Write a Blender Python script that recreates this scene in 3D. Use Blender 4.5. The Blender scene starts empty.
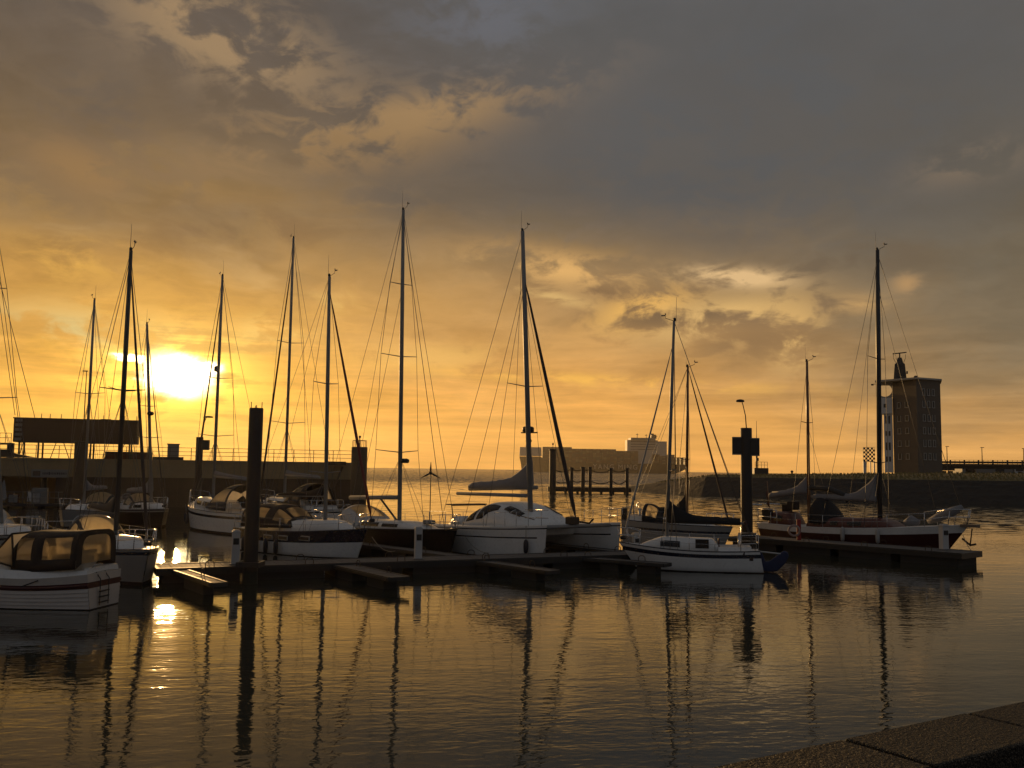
import bpy, bmesh, math, random
from mathutils import Vector, Matrix
random.seed(7)
sc = bpy.context.scene
COL = sc.collection
R = math.radians

# ------------------------------------------------------------ camera
FPX, CX, CY = 950.0, 512.0, 384.0
CAMH = 3.75
cam_d = bpy.data.cameras.new('camera')
cam = bpy.data.objects.new('camera', cam_d)
COL.objects.link(cam)
cam_d.sensor_fit = 'HORIZONTAL'
cam_d.sensor_width = 36.0
cam_d.lens = 36.0 * FPX / 1024.0
cam_d.clip_start = 0.1
cam_d.clip_end = 40000
CAMROT = (Matrix.Rotation(R(90 + 5.14), 3, 'X') @ Matrix.Rotation(0.0135, 3, 'Z'))
cam.matrix_world = Matrix.Translation((0, 0, CAMH)) @ CAMROT.to_4x4()
sc.camera = cam

# ------------------------------------------------------------ sun and sky
SUN_AZ, SUN_EL = -19.5, 5.25          # degrees, azimuth from +Y to the right
HAZE_DENSITY = 0.000065
sd = bpy.data.lights.new('sun', 'SUN')
sun = bpy.data.objects.new('sun', sd)
COL.objects.link(sun)
sd.energy = 2.0
sd.angle = R(1.0)
sd.color = (1.0, 0.58, 0.22)
sdir = Vector((math.sin(R(SUN_AZ)) * math.cos(R(SUN_EL)), math.cos(R(SUN_AZ)) * math.cos(R(SUN_EL)), math.sin(R(SUN_EL))))
sun.rotation_euler = sdir.to_track_quat('Z', 'Y').to_euler()
sun.location = sdir * 300

sc.view_settings.view_transform = 'Standard'
sc.view_settings.look = 'None'
sc.view_settings.exposure = 0.1
sc.view_settings.gamma = 1.0
sc.view_settings.use_curve_mapping = False
sc.render.engine = 'CYCLES'
sc.cycles.max_bounces = 8
sc.cycles.transparent_max_bounces = 12
sc.cycles.glossy_bounces = 4
sc.cycles.diffuse_bounces = 2
sc.cycles.volume_bounces = 0
sc.cycles.sample_clamp_indirect = 4.0
sc.cycles.use_denoising = True


def lin(r, g, b):
    f = lambda c: (c / 255 / 12.92) if c / 255 <= 0.04045 else ((c / 255 + 0.055) / 1.055) ** 2.4
    return (f(r), f(g), f(b), 1.0)


class NT:
    """small helper to write node trees as expressions"""
    def __init__(s, tree):
        s.t = tree

    def node(s, typ, **kw):
        n = s.t.nodes.new(typ)
        for k, v in kw.items():
            setattr(n, k, v)
        return n

    def put(s, sock, v):
        if hasattr(v, 'is_output'):
            s.t.links.new(v, sock)
        elif isinstance(v, (tuple, list)):
            sock.default_value = v if len(v) == len(sock.default_value) else tuple(v)[:len(sock.default_value)]
        else:
            sock.default_value = v

    def m(s, op, a, b=0.0, c=0.0, clamp=False):
        n = s.node('ShaderNodeMath', operation=op, use_clamp=clamp)
        s.put(n.inputs[0], a); s.put(n.inputs[1], b); s.put(n.inputs[2], c)
        return n.outputs[0]

    def add(s, a, b): return s.m('ADD', a, b)
    def sub(s, a, b): return s.m('SUBTRACT', a, b)
    def mul(s, a, b): return s.m('MULTIPLY', a, b)

    def smooth(s, x, a, b):
        n = s.node('ShaderNodeMapRange', interpolation_type='SMOOTHSTEP')
        s.put(n.inputs['Value'], x); n.inputs['From Min'].default_value = a; n.inputs['From Max'].default_value = b
        return n.outputs['Result']

    def rng(s, x, a, b, c=0.0, d=1.0):
        n = s.node('ShaderNodeMapRange')
        s.put(n.inputs['Value'], x)
        for k, v in zip(('From Min', 'From Max', 'To Min', 'To Max'), (a, b, c, d)):
            n.inputs[k].default_value = v
        return n.outputs['Result']

    def xyz(s, x, y, z):
        n = s.node('ShaderNodeCombineXYZ')
        s.put(n.inputs[0], x); s.put(n.inputs[1], y); s.put(n.inputs[2], z)
        return n.outputs[0]

    def noise(s, v, scale, detail=5, rough=0.55, dist=0.0):
        n = s.node('ShaderNodeTexNoise')
        if v is not None:
            s.put(n.inputs['Vector'], v)
        n.inputs['Scale'].default_value = scale; n.inputs['Detail'].default_value = detail
        n.inputs['Roughness'].default_value = rough; n.inputs['Distortion'].default_value = dist
        return n.outputs['Fac']

    def mix(s, f, a, b, blend='MIX'):
        n = s.node('ShaderNodeMix', data_type='RGBA', blend_type=blend)
        s.put(n.inputs[0], f); s.put(n.inputs[6], a); s.put(n.inputs[7], b)
        return n.outputs[2]

    def ramp(s, x, stops, interp='LINEAR'):
        n = s.node('ShaderNodeValToRGB')
        cr = n.color_ramp; cr.interpolation = interp
        while len(cr.elements) < len(stops):
            cr.elements.new(0.5)
        for e, (p, c) in zip(cr.elements, stops):
            e.position = p; e.color = c
        s.put(n.inputs[0], x)
        return n.outputs[0]

    def scale(s, c, k):
        n = s.node('ShaderNodeVectorMath', operation='SCALE')
        s.put(n.inputs[0], c); s.put(n.inputs['Scale'], k)
        return n.outputs[0]

    def addv(s, a, b):
        n = s.node('ShaderNodeVectorMath', operation='ADD')
        s.put(n.inputs[0], a); s.put(n.inputs[1], b)
        return n.outputs[0]


def build_world():
    w = bpy.data.worlds.new('World'); sc.world = w
    w.use_nodes = True
    t = w.node_tree; t.nodes.clear(); N = NT(t)
    out = N.node('ShaderNodeOutputWorld'); bg = N.node('ShaderNodeBackground')
    t.links.new(bg.outputs[0], out.inputs[0])
    bg.inputs['Strength'].default_value = 0.1
    tc = N.node('ShaderNodeTexCoord')
    sep = N.node('ShaderNodeSeparateXYZ'); t.links.new(tc.outputs['Generated'], sep.inputs[0])
    x, y, z = sep.outputs
    deg = 180 / math.pi
    az = N.mul(N.m('ARCTAN2', x, y), deg)
    el = N.mul(N.m('ARCSINE', z), deg)
    # coordinates on the cloud layer, and a warp
    k = N.m('DIVIDE', 1.0, N.add(N.m('MAXIMUM', z, 0.0), 0.16))
    px, py = N.mul(x, k), N.mul(y, k)
    pl = N.xyz(px, py, 0.3)
    sk = N.xyz(N.mul(az, 0.055), N.mul(el, 0.105), 1.7)      # plain sky angles for ragged wisps
    w1 = N.noise(pl, 1.3, 4, 0.6)
    w2 = N.noise(N.addv(pl, (5.2, 1.3, 4.0)), 1.3, 4, 0.6)
    plw = N.addv(pl, N.xyz(N.mul(N.sub(w1, .5), .9), N.mul(N.sub(w2, .5), .9), 0.0))
    n_big = N.noise(plw, 1.05, 6, 0.55, 0.3)
    n_mid = N.noise(N.addv(plw, (3.1, 7.7, 1.0)), 2.6, 7, 0.6, 0.2)
    n_sk = N.noise(sk, 2.2, 7, 0.62, 0.6)
    n_fine = N.noise(sk, 6.0, 6, 0.6, 0.5)
    # wobbling elevation so that colour bands are never straight
    elw = N.add(el, N.add(N.mul(N.sub(n_big, .5), 5.0), N.mul(N.sub(n_sk, .5), 3.2)))
    e = N.rng(elw, 0, 30)
    L = N.ramp(e, [(0.0, lin(234, 176, 78)), (.05, lin(240, 182, 80)), (.12, lin(232, 173, 74)), (.24, lin(212, 161, 80)),
                   (.36, lin(186, 142, 74)), (.48, lin(142, 115, 74)), (.62, lin(110, 95, 75)), (.8, lin(99, 90, 80)), (1., lin(93, 89, 86))])
    C = N.ramp(e, [(0.0, lin(232, 168, 84)), (.05, lin(234, 172, 86)), (.12, lin(226, 166, 84)), (.20, lin(203, 153, 85)),
                   (.30, lin(182, 143, 88)), (.40, lin(146, 121, 84)), (.52, lin(104, 94, 80)), (.70, lin(94, 89, 83)), (.85, lin(88, 88, 87)), (1., lin(92, 94, 97))])
    Rr = N.ramp(e, [(0.0, lin(220, 166, 92)), (.06, lin(212, 161, 92)), (.11, lin(178, 140, 88)), (.17, lin(142, 120, 86)),
                    (.26, lin(120, 106, 82)), (.42, lin(106, 97, 79)), (.58, lin(95, 90, 80)), (.75, lin(89, 88, 85)), (1., lin(90, 91, 92))])
    Bk = N.ramp(e, [(0.0, lin(100, 101, 104)), (.3, lin(97, 101, 106)), (1., lin(88, 92, 97))])
    azw = N.add(az, N.mul(N.sub(n_sk, .5), 10.0))
    c = N.mix(N.smooth(azw, -24, 2), L, C)
    c = N.mix(N.smooth(azw, 2, 30), c, Rr)
    side = N.smooth(N.m('ABSOLUTE', N.sub(az, -10.0)), 50, 120)
    c = N.mix(side, c, Bk)
    # light and dark in the clouds
    front = N.sub(1.0, side)
    hi = N.smooth(el, .8, 6.5)
    soft = N.sub(1.0, N.mul(N.mul(N.smooth(az, -12, 12), N.smooth(el, 11, 18)), .6))
    tex = N.mul(soft, N.add(N.mul(N.sub(n_mid, .5), .95), N.add(N.mul(N.sub(n_sk, .5), 0.65), N.mul(N.sub(n_fine, .5), .12))))
    c = N.scale(c, N.add(1.0, N.mul(tex, N.add(0.20, N.mul(hi, 0.72)))))
    # streaky bands low above the horizon
    band = N.noise(N.xyz(N.mul(az, .03), N.mul(el, .55), 4.0), 2.6, 5, .6, .4)
    c = N.scale(c, N.add(1.0, N.mul(N.mul(N.sub(band, .5), 0.9), N.sub(1.0, N.smooth(el, 3, 10)))))

    def blob(a0, e0, sa, se, tilt=0.0, rag=1.0):
        """soft patch of sky, edges torn by noise"""
        ct, st = math.cos(R(tilt)), math.sin(R(tilt))
        da, de = N.sub(az, a0), N.sub(el, e0)
        u = N.m('DIVIDE', N.add(N.mul(da, ct), N.mul(de, st)), sa)
        v = N.m('DIVIDE', N.sub(N.mul(de, ct), N.mul(da, st)), se)
        d = N.add(N.mul(u, u), N.mul(v, v))
        g = N.m('EXPONENT', N.mul(d, -1.0))
        tear = N.smooth(N.add(n_sk, N.mul(N.sub(n_fine, .5), 1.1)), 0.37, 0.63)
        if rag < 0:                        # dark scraps sit where the light ones do not
            tear = N.sub(1.0, tear)
        q = abs(rag)
        return N.mul(g, N.add(.03 + .8 * (1 - q), N.mul(tear, 1.15 * q)))

    def paint(c, col, amt, *a, **k):
        return N.mix(N.m('MINIMUM', N.mul(blob(*a, **k), amt), 1.0), c, col)

    # the slate cloud mass high on the right, and dark bars
    for col, amt, a0, e0, sa, se, tl, *rg in SKY_PATCHES:
        c = paint(c, lin(*col), amt, a0, e0, sa, se, tilt=tl, rag=rg[0] if rg else 1.0)
    c = N.mix(1.0, c, (1.035, .985, .97, 1), 'MULTIPLY')
    # a little of the clear sky shows through
    sky = N.node('ShaderNodeTexSky', sky_type='NISHITA')
    sky.sun_disc = False
    sky.sun_elevation = R(SUN_EL); sky.sun_rotation = R(SUN_AZ)
    sky.altitude = 0; sky.dust_density = 2.0; sky.air_density = 1.0
    c10 = N.scale(c, 10.0)
    gap = N.smooth(n_big, .60, .78)
    c10 = N.mix(N.mul(gap, 0.05), c10, sky.outputs[0])
    # veiled sun: glow, then a burnt-out irregular patch
    da = N.sub(az, SUN_AZ); de = N.sub(el, SUN_EL)
    r1 = N.add(N.m('POWER', N.mul(da, 1 / 9.), 2.0), N.m('POWER', N.mul(de, 1 / 4.2), 2.0))
    g1 = N.m('EXPONENT', N.mul(r1, -1.0))
    nn = N.sub(n_fine, .5)
    r2 = N.add(N.m('POWER', N.mul(N.add(da, N.mul(nn, 1.2)), 1 / 3.3), 2.0), N.m('POWER', N.mul(N.add(de, N.mul(nn, 1.6)), 1 / 1.75), 2.0))
    g2 = N.m('EXPONENT', N.mul(r2, -1.0))
    nn2 = N.sub(n_sk, .5)
    # the burnt-out part is a ragged opening: a short tall cell with a thin tail to the left
    sx, sy = N.add(da, N.mul(nn2, 4.2)), N.add(de, N.mul(nn2, 3.0))
    def oval(x0, y0, wx, wy):
        a_ = N.mul(N.sub(sx, x0), 1 / wx); b_ = N.mul(N.sub(sy, y0), 1 / wy)
        return N.add(N.mul(a_, a_), N.mul(b_, b_))
    r3 = N.m('MINIMUM', oval(.25, -.05, 1.75, 1.4), N.m('MINIMUM', oval(-2.5, .75, 1.0, .26), oval(1.7, .5, .9, .4)))
    r3 = N.add(r3, N.mul(nn, 2.2))
    r3 = N.m('POWER', N.m('MAXIMUM', r3, 0.0), 2.2)
    core = N.m('EXPONENT', N.mul(r3, -1.0))
    tearl = N.add(0.22, N.mul(N.smooth(N.add(band, N.mul(nn, 1.2)), .38, .62), 1.15))
    c10 = N.addv(c10, N.scale(lin(255, 190, 40)[:3], N.mul(N.mul(g1, N.add(.55, N.mul(tearl, .5))), 2.0)))
    c10 = N.addv(c10, N.scale(lin(255, 225, 90)[:3], N.mul(N.mul(g2, tearl), 9.0)))
    c10 = N.addv(c10, N.scale((1.0, 0.86, 0.55), N.mul(core, 46.0)))
    # below the horizon the world is only a dull floor
    low = N.smooth(el, -0.6, -3.0)
    c10 = N.mix(N.sub(1.0, N.smooth(el, -4.0, -1.0)), c10, (0.25, 0.22, 0.18, 1))
    t.links.new(c10, bg.inputs['Color'])


# colour, amount, azimuth, elevation, half widths, tilt: bright and dark patches of the cloud deck
SKY_PATCHES = [
    ((112, 92, 68), .9, 10.5, 9.6, 6, 1.2, 8, -1),
    ((128, 102, 70), .8, 5, 10.6, 4, .8, -6, -1),
    ((214, 178, 112), .8, 2.5, 10.4, 2.2, .35, -12),
    ((108, 94, 74), .7, 20, 12.0, 6, 1.3, 10, -1),
    ((79, 81, 82), .80, 10, 17.0, 11, 3.0, -3, .3),
    ((92, 86, 78), .75, -7, 16.4, 5, 1.6, -10),
    ((176, 140, 88), .7, 2.5, 13.0, 6, .9, -5),
    ((118, 96, 70), .6, -17, 13.6, 7, 1.4, 6, -1),
    ((83, 87, 90), .85, 13, 20.8, 16, 7.5, -6, .3),
    ((90, 84, 77), .70, -24, 17.5, 7, 4.0, 8),
    ((112, 97, 72), .55, 4, 13.4, 8, 2.2, -14),
    ((148, 126, 96), 1.0, -18, 24.0, 7, 2.4, -16),
    ((152, 126, 90), .95, -8.5, 20.0, 10, 1.5, 14),
    ((134, 110, 78), .85, -14, 18.2, 9, 1.8, 8),
    ((150, 118, 74), .55, -25, 16.0, 4, 1.6, -20),
    ((206, 160, 78), .75, -26, 11.0, 4, 1.2, 0),
    ((196, 178, 120), .85, -25, 7.3, 4.5, 1.2, 0),
    ((226, 196, 116), .8, -13.5, 8.3, 3.0, 0.9, 20),
    ((224, 178, 98), .7, -5, 6.6, 4.5, 0.8, 3),
    ((216, 172, 106), .8, 3, 12.0, 5, 1.0, -6),
    ((212, 180, 130), 1.2, 13.4, 11.4, 3.0, .55, -6),
    ((214, 168, 92), 1.2, 7.8, 9.6, 2.6, 1.0, 14),
    ((206, 170, 108), 1.1, 12.6, 9.0, 4.5, 1.2, 6),
    ((208, 170, 106), 1.2, 16.6, 7.8, 1.6, 1.6, 40),
    ((190, 154, 100), .75, 20.0, 9.6, 1.6, .5, 0),
    ((176, 142, 96), .7, 22.8, 10.6, .8, .6, 0),
    ((140, 112, 76), .8, 14.5, 7.6, 4, 1.0, 8, -1),
    ((126, 104, 78), .7, 16, 9.4, 3.5, .9, 6, -1),
    ((124, 110, 92), .6, 26, 16.8, 3, 1.1, 8),
    ((100, 104, 112), .55, -2, 26.0, 5, 2.2, 0),
    ((238, 184, 86), .75, 5, 5.4, 10, 0.35, -3),
]
build_world()

# ------------------------------------------------------------ pixel -> world helpers (measuring the photograph)
def ray(px, py):
    return CAMROT @ Vector(((px - CX) / FPX, -(py - CY) / FPX, -1.0))

def P(px, py, Y):
    d = ray(px, py)
    return Vector((0, 0, CAMH)) + d * (Y / d.y)

def W(px, py, z=0.0):
    d = ray(px, py)
    return Vector((0, 0, CAMH)) + d * ((z - CAMH) / d.z)

def pix(p):
    v = CAMROT.transposed() @ (Vector(p) - Vector((0, 0, CAMH)))
    return (CX + FPX * v.x / -v.z, CY - FPX * v.y / -v.z)

# ------------------------------------------------------------ materials
MATS = {}
def mat(name, col=(.5, .5, .5), rough=.5, metal=0.0, var=.12, vscale=3.0, bump=0.0, bscale=20.0, stretch=(1, 1, 1), coat=0.0):
    """procedural paint / wood / metal with uneven tone and grain"""
    if name in MATS:
        return MATS[name]
    m = bpy.data.materials.new(name); m.use_nodes = True
    t = m.node_tree; N = NT(t)
    b = t.nodes['Principled BSDF']
    b.inputs['Metallic'].default_value = metal
    if coat:
        b.inputs['Coat Weight'].default_value = coat
    tc = N.node('ShaderNodeTexCoord')
    mp = N.node('ShaderNodeMapping'); mp.inputs['Scale'].default_value = stretch
    t.links.new(tc.outputs['Object'], mp.inputs[0])
    v = mp.outputs[0]
    n1 = N.noise(v, vscale, 6, .6)
    n2 = N.noise(v, vscale * 7.3, 4, .6)
    f = N.add(N.mul(N.sub(n1, .5), 2.2 * var), N.mul(N.sub(n2, .5), 1.2 * var))
    c = N.scale(tuple(col) if len(col) == 3 else col[:3], N.add(1.0, f))
    t.links.new(c, b.inputs['Base Color'])
    t.links.new(N.add(rough, N.mul(N.sub(n2, .5), .25)), b.inputs['Roughness'])
    if bump:
        bn = N.node('ShaderNodeBump'); bn.inputs['Strength'].default_value = 1.0; bn.inputs['Distance'].default_value = 1.0
        t.links.new(N.mul(N.noise(v, bscale, 5, .6), bump), bn.inputs['Height'])
        t.links.new(bn.outputs[0], b.inputs['Normal'])
    MATS[name] = m
    return m

def glass_mat(name, tint=(.8, .78, .72), mixf=.3, rough=.06, base=(.02, .02, .02), milky=0.0):
    if name in MATS: return MATS[name]
    m = bpy.data.materials.new(name); m.use_nodes = True
    t = m.node_tree; N = NT(t); t.nodes.remove(t.nodes['Principled BSDF'])
    out = t.nodes['Material Output']
    tr = N.node('ShaderNodeBsdfTransparent'); tr.inputs[0].default_value = (*tint, 1)
    pb = N.node('ShaderNodeBsdfPrincipled'); pb.inputs['Base Color'].default_value = (*base, 1); pb.inputs['Roughness'].default_value = rough
    tc = N.node('ShaderNodeTexCoord')
    n = N.noise(tc.outputs['Object'], 5.0, 4, .6)
    mx = N.node('ShaderNodeMixShader')
    t.links.new(N.add(mixf - .08, N.mul(n, .16)), mx.inputs[0])
    if milky:                      # sun-faded vinyl glows when lit from behind
        tl = N.node('ShaderNodeBsdfTranslucent'); tl.inputs[0].default_value = (.95, .82, .58, 1)
        m2 = N.node('ShaderNodeMixShader'); t.links.new(N.add(milky - .15, N.mul(N.noise(tc.outputs['Object'], 3.0, 5, .6), .3)), m2.inputs[0])
        t.links.new(tr.outputs[0], m2.inputs[1]); t.links.new(tl.outputs[0], m2.inputs[2]); tr = m2
    t.links.new(tr.outputs[0], mx.inputs[1]); t.links.new(pb.outputs[0], mx.inputs[2])
    t.links.new(mx.outputs[0], out.inputs[0])
    MATS[name] = m
    return m

# ------------------------------------------------------------ water, one sheet to the horizon
def water_mat():
    m = bpy.data.materials.new('harbour_water'); m.use_nodes = True
    t = m.node_tree; N = NT(t); b = t.nodes['Principled BSDF']
    b.inputs['Base Color'].default_value = (.034, .035, .025, 1)
    b.inputs['Roughness'].default_value = .035
    b.inputs['IOR'].default_value = 1.333
    geo = N.node('ShaderNodeNewGeometry')
    sep = N.node('ShaderNodeSeparateXYZ'); t.links.new(geo.outputs['Position'], sep.inputs[0])
    X, Y, Z = sep.outputs
    # ripples, crests lying roughly across the basin
    a = R(9)
    u = N.add(N.mul(X, math.cos(a)), N.mul(Y, math.sin(a)))
    v = N.sub(N.mul(Y, math.cos(a)), N.mul(X, math.sin(a)))
    fine = N.noise(N.xyz(N.mul(u, 1.0), N.mul(v, 1.9), 0.0), 2.9, 2, .5, .4)
    med = N.noise(N.xyz(N.mul(u, .55), N.mul(v, 1.5), 3.0), .9, 3, .5, .4)
    big = N.noise(N.xyz(N.mul(u, .5), v, 7.0), .22, 2, .5, .2)
    patch = N.smooth(N.noise(N.xyz(N.mul(X, .35), Y, 0.0), .11, 3, .5), .36, .64)       # calmer and rougher lanes
    calm = N.add(0.55, N.mul(patch, .7))
    far = N.smooth(Y, 55, 130)
    h = N.add(N.mul(fine, N.mul(calm, .0050)), N.add(N.mul(med, N.mul(calm, .0110)), N.mul(big, .018)))
    # open water outside the basin: longer, higher chop with wind lanes
    chop = N.noise(N.xyz(N.mul(u, .35), v, 1.0), .55, 4, .6, .3)
    lane = N.add(.35, N.mul(N.smooth(N.noise(N.xyz(N.mul(X, .12), Y, 2.0), .035, 3, .55), .38, .66), 1.0))
    h = N.add(h, N.mul(N.mul(chop, N.mul(far, lane)), .05))
    bn = N.node('ShaderNodeBump'); bn.inputs['Strength'].default_value = 1.0; bn.inputs['Distance'].default_value = 1.0
    t.links.new(h, bn.inputs['Height'])
    # beyond the basin the chop is smaller than a pixel, so its slope is given directly
    nz = N.node('ShaderNodeTexNoise'); nz.inputs['Scale'].default_value = 1.1; nz.inputs['Detail'].default_value = 3
    t.links.new(N.xyz(N.mul(u, .5), v, 5.0), nz.inputs['Vector'])
    sl = N.node('ShaderNodeVectorMath', operation='MULTIPLY_ADD')
    t.links.new(nz.outputs['Color'], sl.inputs[0]); sl.inputs[1].default_value = (.8, 1.15, 0); sl.inputs[2].default_value = (-.4, -.575, 0)
    far2 = N.add(N.mul(N.smooth(Y, 46, 90), .38), N.add(N.mul(N.smooth(Y, 85, 240), 1.0), N.mul(N.smooth(Y, 180, 900), 1.6)))
    sl2 = N.scale(sl.outputs[0], N.mul(far2, lane))
    # wind sea: the steep faces of the waves lie towards the harbour
    face = N.mul(N.smooth(Y, 150, 330), N.add(-.06, N.mul(lane, -.17)))
    sl2 = N.addv(sl2, N.xyz(0.0, face, 0.0))
    nn = N.node('ShaderNodeVectorMath', operation='NORMALIZE')
    t.links.new(N.addv(bn.outputs[0], sl2), nn.inputs[0])
    t.links.new(nn.outputs[0], b.inputs['Normal'])
    return m

def make_water():
    bm = bmesh.new()
    s = 15000
    vs = [bm.verts.new(p) for p in ((-s, -400, 0), (s, -400, 0), (s, s, 0), (-s, s, 0))]
    bm.faces.new(vs)
    me = bpy.data.meshes.new('water'); bm.to_mesh(me); bm.free()
    me.materials.append(water_mat())
    o = bpy.data.objects.new('water', me); COL.objects.link(o); o['kind'] = 'structure'
make_water()

# ------------------------------------------------------------ mesh helpers
class MB:
    """collects shapes and links them as ONE mesh object"""
    def __init__(s):
        s.v = []; s.f = []; s.mi = []; s.sm = []
    def _add(s, vs, fs, mi=0, smooth=False):
        o = len(s.v); s.v += [tuple(p) for p in vs]
        for i, f in enumerate(fs):
            s.f.append([o + k for k in f]); s.mi.append(mi if isinstance(mi, int) else mi[i]); s.sm.append(smooth)
        return s
    def box(s, c, size, rot=None, mi=0, taper=1.0):
        hx, hy, hz = size[0] / 2, size[1] / 2, size[2] / 2
        vs = []
        for z, k in ((-hz, 1.0), (hz, taper)):
            for x, y in ((-hx, -hy), (hx, -hy), (hx, hy), (-hx, hy)):
                p = Vector((x * k, y * k, z))
                if rot is not None: p = rot @ p
                vs.append(p + Vector(c))
        return s._add(vs, [(3, 2, 1, 0), (4, 5, 6, 7), (0, 1, 5, 4), (1, 2, 6, 5), (2, 3, 7, 6), (3, 0, 4, 7)], mi)
    def tube(s, pts, r, n=6, mi=0, caps=True, smooth=True):
        pts = [Vector(p) for p in pts]
        rs = list(r) if isinstance(r, (list, tuple)) else [r] * len(pts)
        vs = []; fs = []
        up0 = None
        for i, p in enumerate(pts):
            if i == 0: d = pts[1] - pts[0]
            elif i == len(pts) - 1: d = pts[-1] - pts[-2]
            else: d = (pts[i + 1] - pts[i]).normalized() + (pts[i] - pts[i - 1]).normalized()
            d.normalize()
            if up0 is None:
                up0 = Vector((0, 0, 1)) if abs(d.z) < .9 else Vector((1, 0, 0))
            a = d.cross(up0)
            if a.length < 1e-4: a = d.orthogonal()
            a.normalize(); b = d.cross(a).normalized(); up0 = -b if b.dot(up0) < 0 else b
            for k in range(n):
                t = 2 * math.pi * k / n
                vs.append(p + (a * math.cos(t) + up0 * math.sin(t)) * rs[i])
        for i in range(len(pts) - 1):
            for k in range(n):
                k2 = (k + 1) % n
                fs.append((i * n + k, i * n + k2, (i + 1) * n + k2, (i + 1) * n + k))
        if caps:
            fs.append(tuple(range(n - 1, -1, -1))); fs.append(tuple((len(pts) - 1) * n + k for k in range(n)))
        return s._add(vs, fs, mi, smooth)
    def lathe(s, prof, c=(0, 0, 0), n=16, mi=0, smooth=True):
        """prof: list of (radius, z)"""
        vs = []; fs = []
        for r, z in prof:
            for k in range(n):
                t = 2 * math.pi * k / n
                vs.append((c[0] + r * math.cos(t), c[1] + r * math.sin(t), c[2] + z))
        for i in range(len(prof) - 1):
            for k in range(n):
                k2 = (k + 1) % n
                fs.append((i * n + k, i * n + k2, (i + 1) * n + k2, (i + 1) * n + k))
        fs.append(tuple(range(n - 1, -1, -1))); fs.append(tuple((len(prof) - 1) * n + k for k in range(n)))
        return s._add(vs, fs, mi, smooth)
    def grid(s, rows, mi=0, smooth=True, closed=False):
        """rows of equal point counts -> quads"""
        n = len(rows[0]); vs = [p for r in rows for p in r]; fs = []; ms = []
        for i in range(len(rows) - 1):
            for k in range(n if closed else n - 1):
                k2 = (k + 1) % n
                fs.append((i * n + k, i * n + k2, (i + 1) * n + k2, (i + 1) * n + k))
                ms.append(mi if isinstance(mi, int) else mi(i, k))
        return s._add(vs, fs, ms, smooth)
    def loft(s, rings, mi=0, smooth=True, caps=True):
        s.grid(rings, mi, smooth, closed=True)
        n = len(rings[0])
        if caps:
            o = len(s.v) - n * len(rings)
            s.f.append([o + k for k in range(n - 1, -1, -1)]); s.f.append([o + (len(rings) - 1) * n + k for k in range(n)])
            s.mi += [0 if not isinstance(mi, int) else mi] * 2; s.sm += [False] * 2
        return s
    def prism(s, poly, thick, origin=(0, 0, 0), ax=(1, 0, 0), ay=(0, 0, 1), mi=0):
        """2-D outline (u, v) in the plane ax, ay; extruded by thick along ax x ay, centred"""
        ax, ay = Vector(ax).normalized(), Vector(ay).normalized(); n = ax.cross(ay).normalized(); o = Vector(origin)
        m = len(poly)
        vs = [o + ax * u + ay * v - n * thick / 2 for u, v in poly] + [o + ax * u + ay * v + n * thick / 2 for u, v in poly]
        fs = [tuple(range(m - 1, -1, -1)), tuple(range(m, 2 * m))] + [(k, (k + 1) % m, m + (k + 1) % m, m + k) for k in range(m)]
        return s._add(vs, fs, mi)
    def ball(s, c, r, n=8, mi=0):
        r3 = r if isinstance(r, (tuple, list)) else (r, r, r)
        rings = []
        for i in range(1, n):
            ph = math.pi * i / n - math.pi / 2
            rings.append([(c[0] + r3[0] * math.cos(ph) * math.cos(2 * math.pi * k / (n + 2)), c[1] + r3[1] * math.cos(ph) * math.sin(2 * math.pi * k / (n + 2)), c[2] + r3[2] * math.sin(ph)) for k in range(n + 2)])
        return s.loft(rings, mi)
    def build(s, name, mats, parent=None, bevel=0.0, loc=None):
        me = bpy.data.meshes.new(name)
        me.from_pydata(s.v, [], s.f)
        for m in (mats if isinstance(mats, (list, tuple)) else [mats]): me.materials.append(m)
        for p, k, q in zip(me.polygons, s.mi, s.sm):
            p.material_index = k; p.use_smooth = q
        bm = bmesh.new(); bm.from_mesh(me)
        bmesh.ops.recalc_face_normals(bm, faces=bm.faces); bm.to_mesh(me); bm.free()
        o = bpy.data.objects.new(name, me); COL.objects.link(o)
        if parent is not None: o.parent = parent
        if loc is not None: o.location = loc
        if bevel:
            bv = o.modifiers.new('bevel', 'BEVEL'); bv.width = bevel; bv.segments = 2; bv.limit_method = 'ANGLE'
        return o

def thing(name, label, cat, loc=(0, 0, 0), rz=0.0, group=None):
    o = bpy.data.objects.new(name, None); COL.objects.link(o)
    o.location = loc; o.rotation_euler = (0, 0, R(rz)); o.empty_display_size = .2
    o['label'] = label; o['category'] = cat
    if group: o['group'] = group
    return o

def tag(o, label, cat, group=None):
    o['label'] = label; o['category'] = cat
    if group: o['group'] = group
    return o

def struct(o, kind='structure'):
    o['kind'] = kind; return o

def copy_tree(o, parent=None):
    c = o.copy(); COL.objects.link(c)
    if parent is not None: c.parent = parent
    for ch in list(o.children): copy_tree(ch, c)
    return c

def lerp(a, b, t): return a + (b - a) * t

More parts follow.
